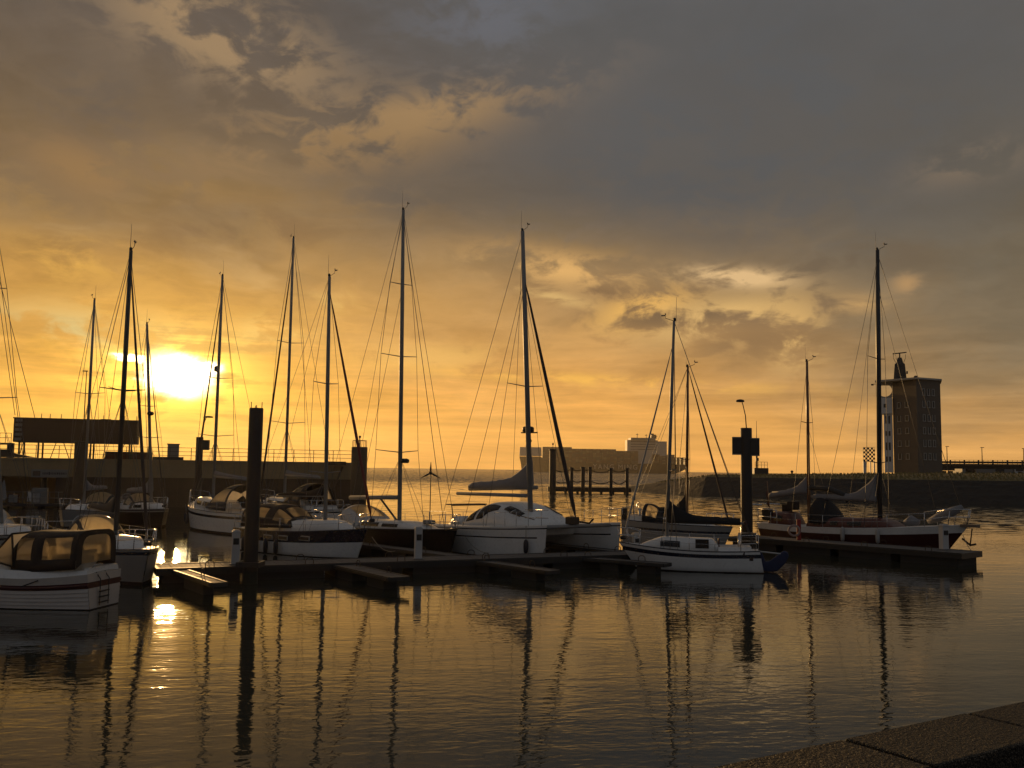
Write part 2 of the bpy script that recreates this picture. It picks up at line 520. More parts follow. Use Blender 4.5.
# ------------------------------------------------------------ materials in use
GEL = mat('white_gelcoat', (.68, .68, .66), .30, var=.14, vscale=1.3, coat=.3)
GELD = mat('cream_deck', (.62, .60, .56), .5, var=.08)
GREYSHADEHULL = mat('grey_and_shaded_hull_paint', (.26, .255, .245), .35, var=.06)  # real grey hulls, and white ones with the pier's shade painted in
NAVY = mat('navy_hull_paint', (.012, .015, .028), .25, var=.1, coat=.3)
BLACKH = mat('black_hull_paint', (.010, .009, .009), .3, var=.1)
OXBLOOD = mat('oxblood_hull_paint', (.045, .009, .008), .35, var=.15)
REDBAND = mat('red_cabin_paint', (.105, .032, .024), .45, var=.15)
MAROON = mat('maroon_rubbing_strake', (.06, .012, .010), .5, var=.15)
ANTI = mat('dark_antifouling', (.018, .010, .010), .8, var=.25)
ALU = mat('anodised_mast', (.26, .255, .245), .55, .25, var=.06, vscale=1.5)
ALUD = mat('dark_mast', (.06, .06, .06), .4, .3, var=.1)
WOODM = mat('varnished_spar', (.20, .085, .03), .35, var=.15, stretch=(1, 1, .15), coat=.4)
STEEL = mat('stainless_tube', (.55, .55, .55), .25, .9, var=.05)
WIRE = mat('rigging_wire', (.13, .125, .12), .5, .5, var=.1)
ROPE = mat('mooring_rope', (.22, .20, .17), .8, var=.2)
CLOTHB = mat('black_canvas', (.012, .012, .014), .85, var=.2, bump=.004, bscale=9)
CLOTHG = mat('grey_sailcloth', (.20, .20, .21), .8, var=.15, bump=.02, bscale=6)
CLOTHD = mat('charcoal_canvas', (.05, .048, .046), .85, var=.2, bump=.01, bscale=7)
CLOTHN = mat('brown_canvas', (.030, .022, .016), .85, var=.2, bump=.006, bscale=8)
CLOTHBL = mat('blue_canvas', (.013, .023, .072), .7, var=.2, bump=.01, bscale=8)
SAILB = mat('furled_sail_dark_edge', (.05, .035, .03), .8, var=.2)
SAILR = mat('furled_sail_red_edge', (.16, .035, .03), .8, var=.2)
SAILW = mat('furled_sail_white', (.35, .34, .32), .8, var=.15)
TINTED = glass_mat('dark_cabin_glass', (.18, .17, .16), .75, .05, (.015, .015, .017))
CLEARV = glass_mat('clear_vinyl', (.84, .80, .72), .14, .12, (.10, .09, .08), .68)
RUBBER = mat('black_rubber', (.015, .015, .015), .7, var=.2)
FENDW = mat('grey_fender_vinyl', (.35, .34, .33), .5, var=.1)
FENDB = mat('navy_fender_vinyl', (.012, .014, .025), .5, var=.1)
TEAK = mat('weathered_teak', (.16, .12, .085), .6, var=.2, stretch=(.2, 3, 1))
PLANK = mat('wet_grey_planks', (.11, .10, .09), .72, var=.3, vscale=2.0, stretch=(4, .5, 1), bump=.006, bscale=16)
FLOATC = mat('stained_concrete_float', (.030, .028, .024), .8, var=.35, vscale=1.2, bump=.01, bscale=12)
STEELP = mat('rusty_pile_steel', (.075, .052, .032), .65, .2, var=.4, vscale=1.4, bump=.008, bscale=10)
PILEK = mat('tarred_pile', (.016, .014, .012), .6, var=.3, vscale=1.5, bump=.01, bscale=9)
PEDW = mat('pale_pedestal_paint', (.50, .49, .47), .45, var=.08)
DARKP = mat('dark_grey_paint', (.028, .026, .024), .55, var=.2)
GREYP = mat('mid_grey_paint', (.18, .175, .165), .55, var=.15)
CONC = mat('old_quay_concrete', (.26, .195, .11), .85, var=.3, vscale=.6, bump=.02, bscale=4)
WEED = mat('dark_green_weed', (.012, .016, .007), .7, var=.4, vscale=5, bump=.02, bscale=14)
RED = mat('red_paint', (.30, .02, .015), .45, var=.15)
ORANGE = mat('orange_plastic', (.55, .12, .03), .5, var=.1)

# ------------------------------------------------------------ sailing boats
class Hull:
    """sheer, beam and section of one hull; x forward, y to port, z up, x = 0 at the mast"""
    def __init__(s, L, B, fs, fb, frac, stern=.72, full=2.2, dip=.06, rake=.55, reverse=.25, flare=.9):
        s.L, s.B, s.fs, s.fb, s.stern, s.full, s.dip, s.rake, s.reverse, s.flare = L, B, fs, fb, stern, full, dip, rake, reverse, flare
        s.xs, s.xb = -frac * L, (1 - frac) * L
    def t(s, x): return max(0.0, min(1.0, (x - s.xs) / s.L))
    def z(s, x):
        t = s.t(x); return s.fs + (s.fb - s.fs) * t ** 1.7 - s.dip * math.sin(math.pi * t)
    def b(s, x):
        t = s.t(x)
        k = s.stern + (1 - s.stern) * math.sin(min(t / .45, 1) * math.pi / 2) if t < .45 else 1 - ((t - .45) / .55) ** s.full
        return max(.015, s.B / 2 * k)
    def point(s, t, fr):
        """point on the starboard/port half section: fr = 1 at the sheer, 0 at the waterline, negative below"""
        x = s.xs + t * s.L; zs = s.z(x)
        z = zs * fr
        w = s.b(x)
        f = fr
        if f >= 0: k = s.flare + (1 - s.flare) * f ** .8
        else: k = s.flare * max(0.0, 1 - (f / -.45) ** 2 * .75)
        tt = t ** 3
        x2 = x - s.rake * tt * (1 - f) * .9 - 0.0
        if t < .12: x2 += s.reverse * (1 - t / .12) * (1 - f) * (1 if s.reverse > 0 else 1)
        return x2, w * k, z

def hull_parts(root, h, bands, mats, deck_mat=None, name='hull'):
    """bands: list of (fraction, material index of the strip below it)"""
    nt = 22
    mb = MB()
    rows = [f for f, _ in bands]
    mi = [m for _, m in bands]
    for sgn in (1, -1):
        g = []
        for i in range(nt + 1):
            t = i / nt
            g.append([(x, y * sgn, z) for x, y, z in (h.point(t, f) for f in rows)])
        mb.grid(g, mi=lambda i, k: mi[k])
    # transom
    a = [h.point(0, f) for f in rows]
    mb.grid([[(x, y, z) for x, y, z in a], [(x, -y, z) for x, y, z in a]], mi=lambda i, k: mi[k], smooth=False)
    o = mb.build(name, mats, root)
    d = MB(); g = []
    for i in range(nt + 1):
        t = i / nt
        x, y, z = h.point(t, 1.0)
        y *= .985
        g.append([(x, y * k, z - .012 + .05 * (1 - k * k)) for k in (-1, -.6, -.2, .2, .6, 1)])
    d.grid(g)
    d.build('deck', deck_mat or GELD, root)
    # toe rail
    for sgn in (1, -1):
        tr = MB(); tr.tube([(x, y * sgn * .985, z + .02) for x, y, z in (h.point(i / nt, 1.0) for i in range(nt + 1))], .022, 4)
        tr.build('toe_rail', mats[-1] if len(mats) > 1 else ALU, root)
    return o

def cabin(root, h, x0, x1, hgt, wfrac=.58, mats=None, windows=(), win_mat=None, front=.9, aft=.15, name='cabin', top=.85):
    """coachroof; windows: list of (xa, xb, va, vb) with v up the side 0..1"""
    mats = mats or [GEL]
    n = 14
    def ring(x, k, wk):
        w = h.b(x) * wfrac * wk; zb = h.z(x) - .02; zt = h.z((x0 + x1) / 2) * .35 + zb * .65 + hgt * k
        return w, zb, zt
    rings = []; par = []
    for i in range(n + 1):
        u = i / n; x = lerp(x0, x1, u)
        kf = min(1.0, (1 - u) * (x1 - x0) / front) ** .75 if front else 1.0
        ka = min(1.0, .55 + u * (x1 - x0) / aft * .45)
        w, zb, zt = ring(x, max(.04, kf * ka), 1.0)
        par.append((x, w, zb, zt))
        hh = zt - zb
        rings.append([(x, w, zb), (x, w * .97, zb + hh * .5), (x, w * top, zb + hh * .88), (x, w * top * .55, zb + hh * 1.0), (x, 0, zb + hh * 1.04),
                      (x, -w * top * .55, zb + hh * 1.0), (x, -w * top, zb + hh * .88), (x, -w * .97, zb + hh * .5), (x, -w, zb)])
    mb = MB(); mb.loft(rings)
    c = mb.build(name, mats, root)
    def side(x, v, sgn, off):
        u = (x - x0) / (x1 - x0) * n; i = max(0, min(n - 1, int(u))); f = u - i
        w, zb, zt = (lerp(par[i][k], par[i + 1][k], f) for k in (1, 2, 3))
        z = zb + (zt - zb) * v
        yy = w * (1 - .06 * v / 1.0) if v < .5 else w * (.97 - (.97 - top) * (v - .5) / .38)
        return (x, (yy + off) * sgn, z)
    for (xa, xb, va, vb) in windows:
        for sgn in (1, -1):
            m = MB(); g0 = []; g1 = []
            for off, g in ((.022, g0), (-.012, g1)):
                for k in range(5):
                    x = lerp(xa, xb, k / 4); sl = .25 * (vb - va)
                    vm = .5 if va < .47 and vb > .53 else (va + vb) / 2
                    g.append([side(x, va, sgn, off), side(x, vm, sgn, off), side(x, vb, sgn, off)])
            rings2 = [a0 + a1[::-1] for a0, a1 in zip(g0, g1)]
            m.loft(rings2, smooth=False)
            m.build('window', win_mat or TINTED, c)
    return c

def hood(root, h, xr, xf, w, hgt, name='sprayhood', cloth=None, zoff=0.0, win=((.22, .78),), side_win=True, power=2.2, close_aft=False, profile=None, vinyl=None):
    """canvas hood over hoops, open or closed aft, with clear panels"""
    cloth = cloth or CLOTHB
    nu, nv = 12, 20
    pts = []
    for i in range(nu + 1):
        u = i / nu                           # 0 front edge .. 1 aft edge
        x = lerp(xf, xr, u)
        k = profile(u) if profile else math.sin(min(1.0, u * 1.15 + .04) * math.pi / 2) ** .7
        row = []
        for j in range(nv + 1):
            q_ = j / nv; th = math.pi * q_ if power < 4 else (math.pi / 2 * (2 * q_) ** 2 if q_ <= .5 else math.pi - math.pi / 2 * (2 - 2 * q_) ** 2); c, s_ = math.cos(th), math.sin(th)
            y = w * math.copysign(abs(c) ** (2 / power), c) * (.86 + .14 * min(1, u * 3))
            z = h.z(x) + zoff + hgt * k * abs(s_) ** (2 / power)
            row.append((x, y, z))
        pts.append(row)
    wins = {}
    for (ua, ub, va, vb) in win:
        for i in range(int(round(ua * nu)), int(round(ub * nu))):
            for j in range(int(round(va * nv)), int(round(vb * nv))):
                wins[(i, j)] = (ua, ub, va, vb)
    mb = MB()
    flat = [p for r in pts for p in r]
    fs = [(i * (nv + 1) + j, i * (nv + 1) + j + 1, (i + 1) * (nv + 1) + j + 1, (i + 1) * (nv + 1) + j) for i in range(nu) for j in range(nv) if (i, j) not in wins]
    mb._add(flat, fs, 0, True)
    o = mb.build(name, cloth, root)
    sol = o.modifiers.new('thick', 'SOLIDIFY'); sol.thickness = .012
    for key in win:
        g = [(i * (nv + 1) + j, i * (nv + 1) + j + 1, (i + 1) * (nv + 1) + j + 1, (i + 1) * (nv + 1) + j) for (i, j), q in wins.items() if q == key]
        m = MB(); used = sorted({k for f in g for k in f}); mp = {k: n for n, k in enumerate(used)}
        m._add([flat[k] for k in used], [tuple(mp[k] for k in f) for f in g], 0, True)
        m.build('window', vinyl or CLEARV, o)
    if close_aft:
        m = MB(); row = pts[-1]
        base = (row[0][0], 0, row[0][2])
        a = [(p[0] - .01, p[1], p[2]) for p in row]
        b_ = [(p[0] - .01, p[1] * .72, h.z(xr) + zoff + hgt * .12 + (p[2] - h.z(xr) - zoff) * .74) for p in row]
        m.grid([a, b_]); m.build('aft_curtain', cloth, o)
        m = MB(); m._add(b_, [tuple(range(len(b_)))], 0); m.build('aft_window', vinyl or CLEARV, o)
    return o

def mast(root, base, top, r=.07, spreaders=(), m=None, inst=True, name='mast', yaw=0.0):
    m = m or ALU
    b, t = Vector(base), Vector(top)
    mb = MB(); mb.tube([b, b.lerp(t, .7), t], [r, r * .97, r * .72], 8)
    o = mb.build(name, m, root)
    for fr, hl, sweep in spreaders:
        c = b.lerp(t, fr)
        for sgn in (1, -1):
            s_ = MB(); s_.tube([c, c + Vector((-sweep, sgn * hl, hl * .09))], [.026, .016], 5); s_.build('spreader', m, o)
    if inst:
        s_ = MB()
        s_.tube([t, t + Vector((.34, 0, .12))], .012, 4); s_.tube([t + Vector((.34, 0, .12)), t + Vector((.34, 0, .26))], .010, 4)
        s_.ball(t + Vector((.34, 0, .28)), .035, 5)
        s_.box(t + Vector((.42, 0, .22)), (.16, .012, .05))
        s_.build('wind_vane', WIRE, o)
        s_ = MB(); s_.tube([t + Vector((-.08, 0, -.02)), t + Vector((-.10, .01, .95))], [.010, .005], 4); s_.build('whip_aerial', WIRE, o)
        s_ = MB(); s_.lathe([(.045, 0), (.055, .02), (.055, .10), (.03, .13)], t + Vector((-.02, 0, 0)), 8); s_.build('masthead_light', DARKP, o)
    return o

def stay(root, a, b, r=.011, m=None, name='stay', sag=0.0):
    a, b = Vector(a), Vector(b)
    mb = MB()
    pts = [a.lerp(b, k / 6) + Vector((0, 0, -sag * 4 * (k / 6) * (1 - k / 6))) for k in range(7)] if sag else [a, b]
    mb.tube(pts, r, 4 if r < .02 else 6); return mb.build(name, m or WIRE, root)

def furled(root, a, b, r=.05, m=None):
    a, b = Vector(a), Vector(b)
    mb = MB(); ks = (0, .02, .06, .3, .6, .9, .95, 1.0); rr = (.35, .35, 1.15, 1.2, .95, .6, .3, .2)
    mb.tube([a.lerp(b, k) for k in ks], [r * q for q in rr], 7)
    o = mb.build('furled_jib', m or SAILB, root)
    d = MB(); d.lathe([(.09, 0), (.12, .02), (.12, .12), (.07, .14)], a, 10); d.build('furling_drum', DARKP, o)
    return o

def boom_cover(root, x0, x1, z0, z1, rise, r, m, name='sail_cover', tail=.55, lumpy=.06):
    """flaked sail under a cover on the boom: high at the mast, thin at the outer end"""
    rings = []; n = 16
    rnd = random.Random(int(abs(x1) * 100) + int(rise * 100))
    for i in range(n + 1):
        u = i / n; x = lerp(x0, x1, u); z = lerp(z0, z1, u)
        up = r * lerp(1.5, tail, u) + rise * max(0.0, 1 - u / .42) ** 1.8 + rnd.uniform(-1, 1) * lumpy * r * 2
        w = r * lerp(1.0, tail, u) * (.85 if i in (0, n) else 1) * (.65 if u < .08 and rise > .5 else 1)
        dn = r * .8
        ring = []
        for k in range(12):
            a = 2 * math.pi * k / 12
            cy, sz = math.cos(a), math.sin(a)
            ring.append((x, w * cy * (1 - .55 * max(0, sz)), z + (up * sz if sz > 0 else dn * sz)))
        rings.append(ring)
    mb = MB(); mb.loft(rings); return mb.build(name, m, root)

def spar(root, a, b, r=.06, m=None, name='boom'):
    mb = MB(); mb.tube([a, b], r, 8); return mb.build(name, m or ALU, root)

def rails(root, h, xa, xb, hgt=.58, step=1.5, inset=.06):
    """stanchions with two guard wires, each side"""
    for sgn in (1, -1):
        mb = MB(); n = max(2, int(round((xb - xa) / step)) + 1); tops = []; mids = []
        for i in range(n):
            x = lerp(xa, xb, i / (n - 1)); y = (h.b(x) - inset) * sgn; z = h.z(x)
            mb.tube([(x, y, z), (x, y, z + hgt)], .013, 5)
            tops.append((x, y, z + hgt - .01)); mids.append((x, y, z + hgt * .52))
        mb.tube(tops, .006, 4); mb.tube(mids, .006, 4)
        mb.build('guard_rail', STEEL, root)

def pulpit(root, h, name='pulpit', bow=True, depth=1.1, hgt=.62, r=.015):
    mb = MB()
    if bow:
        xa = h.xb - depth; xt = h.xb - .05
        for z in (hgt, hgt * .5):
            pts = [(xa, (h.b(xa) - .05), h.z(xa) + z), (lerp(xa, xt, .5), h.b(lerp(xa, xt, .5)) - .02, h.z(xt) + z), (xt + .12, .10, h.z(xt) + z + .02), (xt + .12, -.10, h.z(xt) + z + .02),
                   (lerp(xa, xt, .5), -h.b(lerp(xa, xt, .5)) + .02, h.z(xt) + z), (xa, -(h.b(xa) - .05), h.z(xa) + z)]
            mb.tube(pts, r, 5)
        for s_ in (1, -1):
            mb.tube([(xa, s_ * (h.b(xa) - .05), h.z(xa)), (xa, s_ * (h.b(xa) - .05), h.z(xa) + hgt)], r, 5)
            xm = lerp(xa, xt, .55); mb.tube([(xm, s_ * (h.b(xm) - .03), h.z(xm)), (xm + .1, s_ * (h.b(xm) - .02), h.z(xm) + hgt)], r, 5)
            mb.tube([(xt - .05, s_ * .06, h.z(xt)), (xt + .12, s_ * .1, h.z(xt) + hgt)], r, 5)
    else:
        xa = h.xs + depth; xt = h.xs + .05
        for z in (hgt, hgt * .5):
            mb.tube([(xa, h.b(xa) - .05, h.z(xa) + z), (xt, h.b(xt) - .08, h.z(xt) + z), (xt, -h.b(xt) + .08, h.z(xt) + z), (xa, -h.b(xa) + .05, h.z(xa) + z)], r, 5)
        for s_ in (1, -1):
            for x in (xa, xt): mb.tube([(x, s_ * (h.b(x) - .06), h.z(x)), (x, s_ * (h.b(x) - .06), h.z(x) + hgt)], r, 5)
    return mb.build(name, STEEL, root)

def coaming(root, h, xa, xb, hgt=.28, m=None):
    mb = MB()
    for s_ in (1, -1):
        mb.loft([[(x, s_ * h.b(x) * q, h.z(x) - .02 + z) for q, z in ((.78, 0), (.70, hgt), (.60, hgt), (.56, 0))] for x in (xa, lerp(xa, xb, .5), xb)], smooth=False)
    mb.box((xa + .05, 0, h.z(xa) + hgt * .4), (.1, h.b(xa) * 1.2, hgt * .8))
    c = mb.build('cockpit_coaming', m or GEL, root)
    w = MB()
    xw = lerp(xa, xb, .3)
    ring = [(xw, .38 * math.cos(2 * math.pi * k / 14), h.z(xw) + .55 + .38 * math.sin(2 * math.pi * k / 14)) for k in range(15)]
    w.tube(ring, .014, 4); w.tube([(xw, -.36, h.z(xw) + .55), (xw, .36, h.z(xw) + .55)], .01, 4); w.tube([(xw, 0, h.z(xw) + .2), (xw, 0, h.z(xw) + .91)], .01, 4)
    w.tube([(xw + .06, 0, h.z(xw) - .1), (xw + .06, 0, h.z(xw) + .6)], .06, 6)
    w.build('steering_wheel', STEEL, root)
    return c

def local(root, world):
    """world point in the frame of a root that only turns about z"""
    return Matrix.Rotation(-root.rotation_euler.z, 3, 'Z') @ (Vector(world) - Vector(root.location))

def standing_rig(root, h, mb_, mt, spreads, fore=True, back=True, frac_fore=1.0, r=.011, jib=None, jib_r=.05, jib_foot=None):
    b, t = Vector(mb_), Vector(mt)
    if fore:
        ft = b.lerp(t, frac_fore); fp = Vector(jib_foot) if jib_foot else Vector((h.xb - .15, 0, h.z(h.xb) + .12))
        if jib: furled(root, fp, ft, jib_r, jib)
        stay(root, fp, ft, r)
    if back:
        for s_ in (1, -1):
            stay(root, t, (h.xs + .15, s_ * h.b(h.xs) * .7, h.z(h.xs)), r * .8)
    for s_ in (1, -1):
        chain = Vector((-.15, s_ * (h.b(0) - .08), h.z(0)))
        pts = [chain]
        for fr, hl, sw in sorted(spreads):
            pts.append(b.lerp(t, fr) + Vector((-sw, s_ * hl, hl * .09)))
        pts.append(b.lerp(t, .985))
        m = MB()
        for a, c in zip(pts, pts[1:]): m.tube([a, c], r, 4)
        m.build('shroud', WIRE, root)
        if spreads:
            f0 = sorted(spreads)[0][0]
            stay(root, chain + Vector((.35, 0, 0)), b.lerp(t, f0 - .015), r * .8)
            stay(root, chain + Vector((-.3, 0, 0)), b.lerp(t, f0 - .015), r * .8)

def sailboat(label, px, Y, head, L, B, fs, fb, frac, mast_top, base_z=None, bands=None, mats=None, group='yachts moored along the pontoons', **hk):
    p = P(px, 500, Y)
    root = thing('sailboat', label, 'sailboat', (p.x, Y, 0), head, group)
    h = Hull(L, B, fs, fb, frac, **hk)
    bands = bands or [(1, 0), (.93, 2), (.85, 0), (.6, 0), (.3, 0), (.1, 1), (-.05, 1), (-.3, 1), (-.45, 1)]
    hull_parts(root, h, bands, mats or [GEL, ANTI, NAVY])
    return root, h

def mast_to(root, h, base_px, Y, top_px, r, spreads, m=None, base_z=None, **k):
    """a mast stepped on deck whose head reaches the height measured in the photograph"""
    bz = base_z if base_z is not None else h.z(0) + .05
    base = Vector((0, 0, bz))
    top = local(root, P(top_px[0], top_px[1], Y))
    mast(root, base, top, r, spreads, m, **k)
    return base, top

# ------------------------------------------------------------ pontoons
def pontoon(name, label, a, b, width, free, cat='pontoon', group=None, floats=5, z_under=-.25, cleats=4, bumper=True):
    """floating walkway from a to b: planked deck, steel edge, concrete floats"""
    a, b = Vector((a[0], a[1], 0)), Vector((b[0], b[1], 0))
    L = (b - a).length; ang = math.degrees(math.atan2(b.y - a.y, b.x - a.x))
    root = thing(name, label, cat, (a.x, a.y, 0), ang, group)
    d = MB(); n = max(3, int(L / .16))
    rnd = random.Random(int(L * 100))
    for i in range(n):
        w_ = L / n
        d.box((w_ * (i + .5), 0, free - .03 + rnd.uniform(-.004, .004)), (w_ - .012, width - .12, .05))
    d.build('deck', PLANK, root)
    e = MB()
    slim = width < 1.0
    eh = .13 if slim else .24
    for s_ in (1, -1):
        e.box((L / 2, s_ * (width / 2 - .04), free + .01 - eh / 2), (L, .08, eh))
        e.box((L / 2, s_ * (width / 2 + .012), free - .06), (L - .1, .03, .07))
    for xx in (L - .04, .04): e.box((xx, 0, free - eh / 2), (.08, width - .165, eh - .01))
    e.box((L / 2, 0, free - .10), (L - .2, width - .2, .06))
    e.build('edge_beam', DARKP if bumper else GREYP, root)
    for i in range(floats):
        f = MB(); fl = L / floats * .86
        ft = free - (.135 if slim else .21)
        f.box((L / floats * (i + .5), 0, (ft + z_under) / 2), (fl * (.6 if slim else 1), width * (.66 if slim else .90), ft - z_under))
        f.build('float', FLOATC, root, bevel=.03)
    for i in range(cleats):
        for s_ in ((1, -1) if width > 1.5 else (1,)):
            c = MB(); x = L * (i + .5) / cleats; y = s_ * (width / 2 - .14)
            c.tube([(x - .14, y, free), (x - .13, y, free + .14), (x - .06, y, free + .2), (x + .06, y, free + .2), (x + .13, y, free + .14), (x + .14, y, free)], .016, 5)
            c.build('mooring_hoop', STEELP, root)
    return root

PG = 'floating pontoons of the marina'
A0, A1 = Vector((-11.5, 31.2)), Vector((6.2, 39.4))
pontoon('pontoon', 'long main walkway pontoon of wet grey planks running behind the tarred pile', A0, A1, 1.7, .47, group=PG, floats=7, cleats=6)
# short fingers on the near side
def fing(a, b, w_, fr, label, fl=2, cl=2):
    return pontoon('finger_pontoon', label, a, b, w_, fr, 'pontoon', PG, fl, -.25, cl)
q0, q1 = W(181, 570, .44), W(219, 582.5, .44)
fing(q0, q1, .5, .44, 'short finger pontoon beside the bright sun reflection, nearest the canopied motor cruiser', 1, 1)
q0, q1 = W(338, 563.5, .42), W(399, 577, .42)
fing(q0, q1, .75, .42, 'finger pontoon pointing at the viewer below the navy striped yacht', 2, 2)
q0, q1 = W(462, 558, .40), W(553, 570.5, .40)
fing(q0, q1, .65, .40, 'narrow finger pontoon below the white catamaran', 2, 2)
q0, q1 = W(560, 553, .5), W(668, 563, .42)
fing(q0, q1, .65, .40, 'narrow finger pontoon lying along the bow of the small white sailboat', 3, 2)
B0, B1 = Vector((11.7, 48.9)), Vector((19.35, 40.2))
pontoon('pontoon', 'wide pontoon on the right with the oxblood ketch lying along it', B0, B1, 2.0, .55, group=PG, floats=4, cleats=4)
# fingers on the far side of the main walkway, between the berths
dA = (A1 - A0).normalized(); nA = Vector((-dA.y, dA.x))
for u, ln, lab in ((.56, 7.5, 'finger pontoon behind the walkway between the black yacht and the catamaran'),
                   (.93, 7.0, 'finger pontoon behind the walkway at the bow of the catamaran')):
    s_ = A0.lerp(A1, u) + nA * .87; dd = Vector((-.66, .75))
    pontoon('finger_pontoon', lab, s_, s_ + dd * ln, .8, .46, 'pontoon', PG, 3, -.25, 2)

# ------------------------------------------------------------ power pedestals
def pedestal(px, py_base, Y, zb, hgt, label, w_=.26):
    p = P(px, py_base, Y)
    r_ = thing('power_pedestal', label, 'power pedestal', (p.x, Y, zb), 20, 'power pedestals on the pontoons')
    m = MB(); m.box((0, 0, hgt / 2), (w_, w_ * .8, hgt)); m.build('post', PEDW, r_, bevel=.02)
    m = MB(); m.box((0, 0, hgt + .02), (w_ * 1.12, w_ * .95, .05)); m.box((0, 0, hgt + .065), (w_ * .8, w_ * .65, .04)); m.build('cap', PEDW, r_, bevel=.015)
    m = MB(); m.box((0, -w_ * .42, hgt * .72), (w_ * .7, .03, hgt * .2)); m.build('socket_panel', DARKP, r_)
    m = MB(); m.box((0, 0, .012), (w_ * 1.5, w_ * 1.3, .024)); m.build('base_plate', GREYP, r_)
pedestal(235, 566, 32.2, 0.475, 1.05, 'pale power pedestal standing left of the tall tarred pile')
pedestal(418, 556, 34.9, .475, 1.08, 'pale power pedestal in front of the black yacht')
pedestal(636, 546, 38.0, .475, .76, 'pale power pedestal behind the bow of the small white sailboat')
pedestal(944, 550, 41.6, .555, 1.0, 'pale power pedestal below the bow of the oxblood ketch', .32)

# ------------------------------------------------------------ guide piles
def pile_body(root, r, hgt, m, cap=True, collar_z=None):
    b = MB(); b.lathe([(r * 1.02, -3), (r * 1.02, .1), (r, 1.0), (r, hgt - .04), (r * .94, hgt)], n=18); b.build('shaft', m, root)
    wd = MB(); wd.lathe([(r * 1.05, -.4), (r * 1.08, .05), (r * 1.06, .32), (r * 1.03, .40)], n=18); wd.build('weed_band', WEED, root)
    if collar_z is not None:
        c = MB()
        for s_ in (1, -1):
            c.box((s_ * (r + .1), 0, collar_z), (.09, 2 * r + .34, .16)); c.box((0, s_ * (r + .1), collar_z), (2 * r + .11, .09, .16))
        c.build('guide_collar', DARKP, root)

def z_of(px, py, Y): return P(px, py, Y).z
p = P(250, 580, 30.85)
t_ = thing('mooring_pile', 'tall thick tarred pile with small spikes on top beside the sun reflection', 'mooring pile', (p.x, 30.85, 0), 0, 'guide piles of the marina')
ph = z_of(254, 408, 30.85)
pile_body(t_, .225, ph, PILEK, collar_z=.62)
for a in (.3, 2.0, 3.6, 5.0):
    m = MB(); m.tube([(.17 * math.cos(a), .17 * math.sin(a), ph - .05), (.17 * math.cos(a), .17 * math.sin(a), ph + (.20 if a in (.3, 3.6) else .09))], .014, 5); m.build('spike', STEELP, t_)

def lamp(root, base, hgt, reach, r=.03, head=.3):
    """thin bent lamp standard with a flat head"""
    b = Vector(base)
    m = MB(); m.tube([b, b + Vector((reach * .15, 0, hgt * .5)), b + Vector((reach * .55, 0, hgt * .9)), b + Vector((reach * .7, 0, hgt))], [r, r * .9, r * .8, r * .8], 6)
    o = m.build('lamp_standard', DARKP, root)
    m = MB(); c = b + Vector((reach, 0, hgt + .05))
    m.loft([[(c.x + sx * head * math.cos(2 * math.pi * k / 14), c.y + sx * head * .5 * math.sin(2 * math.pi * k / 14), c.z + z) for k in range(14)] for sx, z in ((.35, -.06), (.9, -.05), (1, 0), (.8, .06), (.3, .09))])
    m.build('lamp_head', DARKP, o)

YP = 48.6
p = P(747, 540, YP)
t_ = thing('lamp_pile', 'thick black pile with two side boards and bent lamp, left of the ketch', 'lamp pile', (p.x, YP, 0), -13.9, 'guide piles of the marina')
ph = z_of(747, 428, YP)
pile_body(t_, .29, ph, PILEK, collar_z=.6)
for s_, w_, zt, zb in ((-1, .48, 437, 455), (1, .44, 438, 456)):
    m = MB(); z1, z0 = z_of(747, zt, YP), z_of(747, zb, YP)
    m.box((s_ * (.27 + w_ / 2 - .05), -.12, (z0 + z1) / 2), (w_, .10, z1 - z0)); b_ = m.build('notice_board', DARKP, t_, bevel=.01)
    m = MB()
    for z in (z0 + .03, z1 - .03): m.box((s_ * (.27 + w_ / 2 - .05), -.182, z), (w_ - .02, .02, .05))
    m.build('frame', GREYP, b_)
lamp(t_, (.02, 0, ph - .05), z_of(742, 401, YP) - ph, -.3, .032, .22)

# far lamp pile left of the white motor yacht
YF = 76
p = P(197, 505, YF)
t_ = thing('lamp_pile', 'distant lamp pile with box and bent lamp before the pier, below the sun', 'lamp pile', (p.x, YF, 0), 0, 'guide piles of the marina')
ph = z_of(197, 437, YF); pile_body(t_, .28, ph, PILEK)
m = MB(); z1, z0 = z_of(200, 440, YF), z_of(200, 450, YF); m.box((.52, -.1, (z0 + z1) / 2), (.55, .35, z1 - z0)); m.build('equipment_box', DARKP, t_, bevel=.02)
lamp(t_, (.1, 0, ph - .05), z_of(203, 417, YF) - ph, .5, .04, .42)

# fat dolphin pile at the head of the pier
YD = 82
p = P(358, 505, YD)
t_ = thing('dolphin_pile', 'fat round steel dolphin with a small railing on top at the head of the pier', 'dolphin pile', (p.x, YD, 0), 0)
ph = z_of(358, 447, YD); pile_body(t_, .69, ph, STEELP)
m = MB()
for k in range(8):
    a = 2 * math.pi * k / 8; m.tube([(.6 * math.cos(a), .6 * math.sin(a), ph), (.6 * math.cos(a), .6 * math.sin(a), ph + .55)], .025, 4)
m.tube([(.6 * math.cos(2 * math.pi * k / 8), .6 * math.sin(2 * math.pi * k / 8), ph + .55) for k in range(9)], .022, 4); m.build('railing', DARKP, t_)
m = MB(); m.tube([(0, 0, ph), (0, 0, ph + .8)], .05, 6); m.ball((0, 0, ph + .88), .12, 6); m.build('beacon', DARKP, t_)
p = P(77, 505, 72)
t_ = thing('dolphin_pile', 'thick dark pile standing in front of the pier below the long dark cabin', 'dolphin pile', (p.x, 72, 0), 0)
pile_body(t_, .40, z_of(77, 443, 72), STEELP)
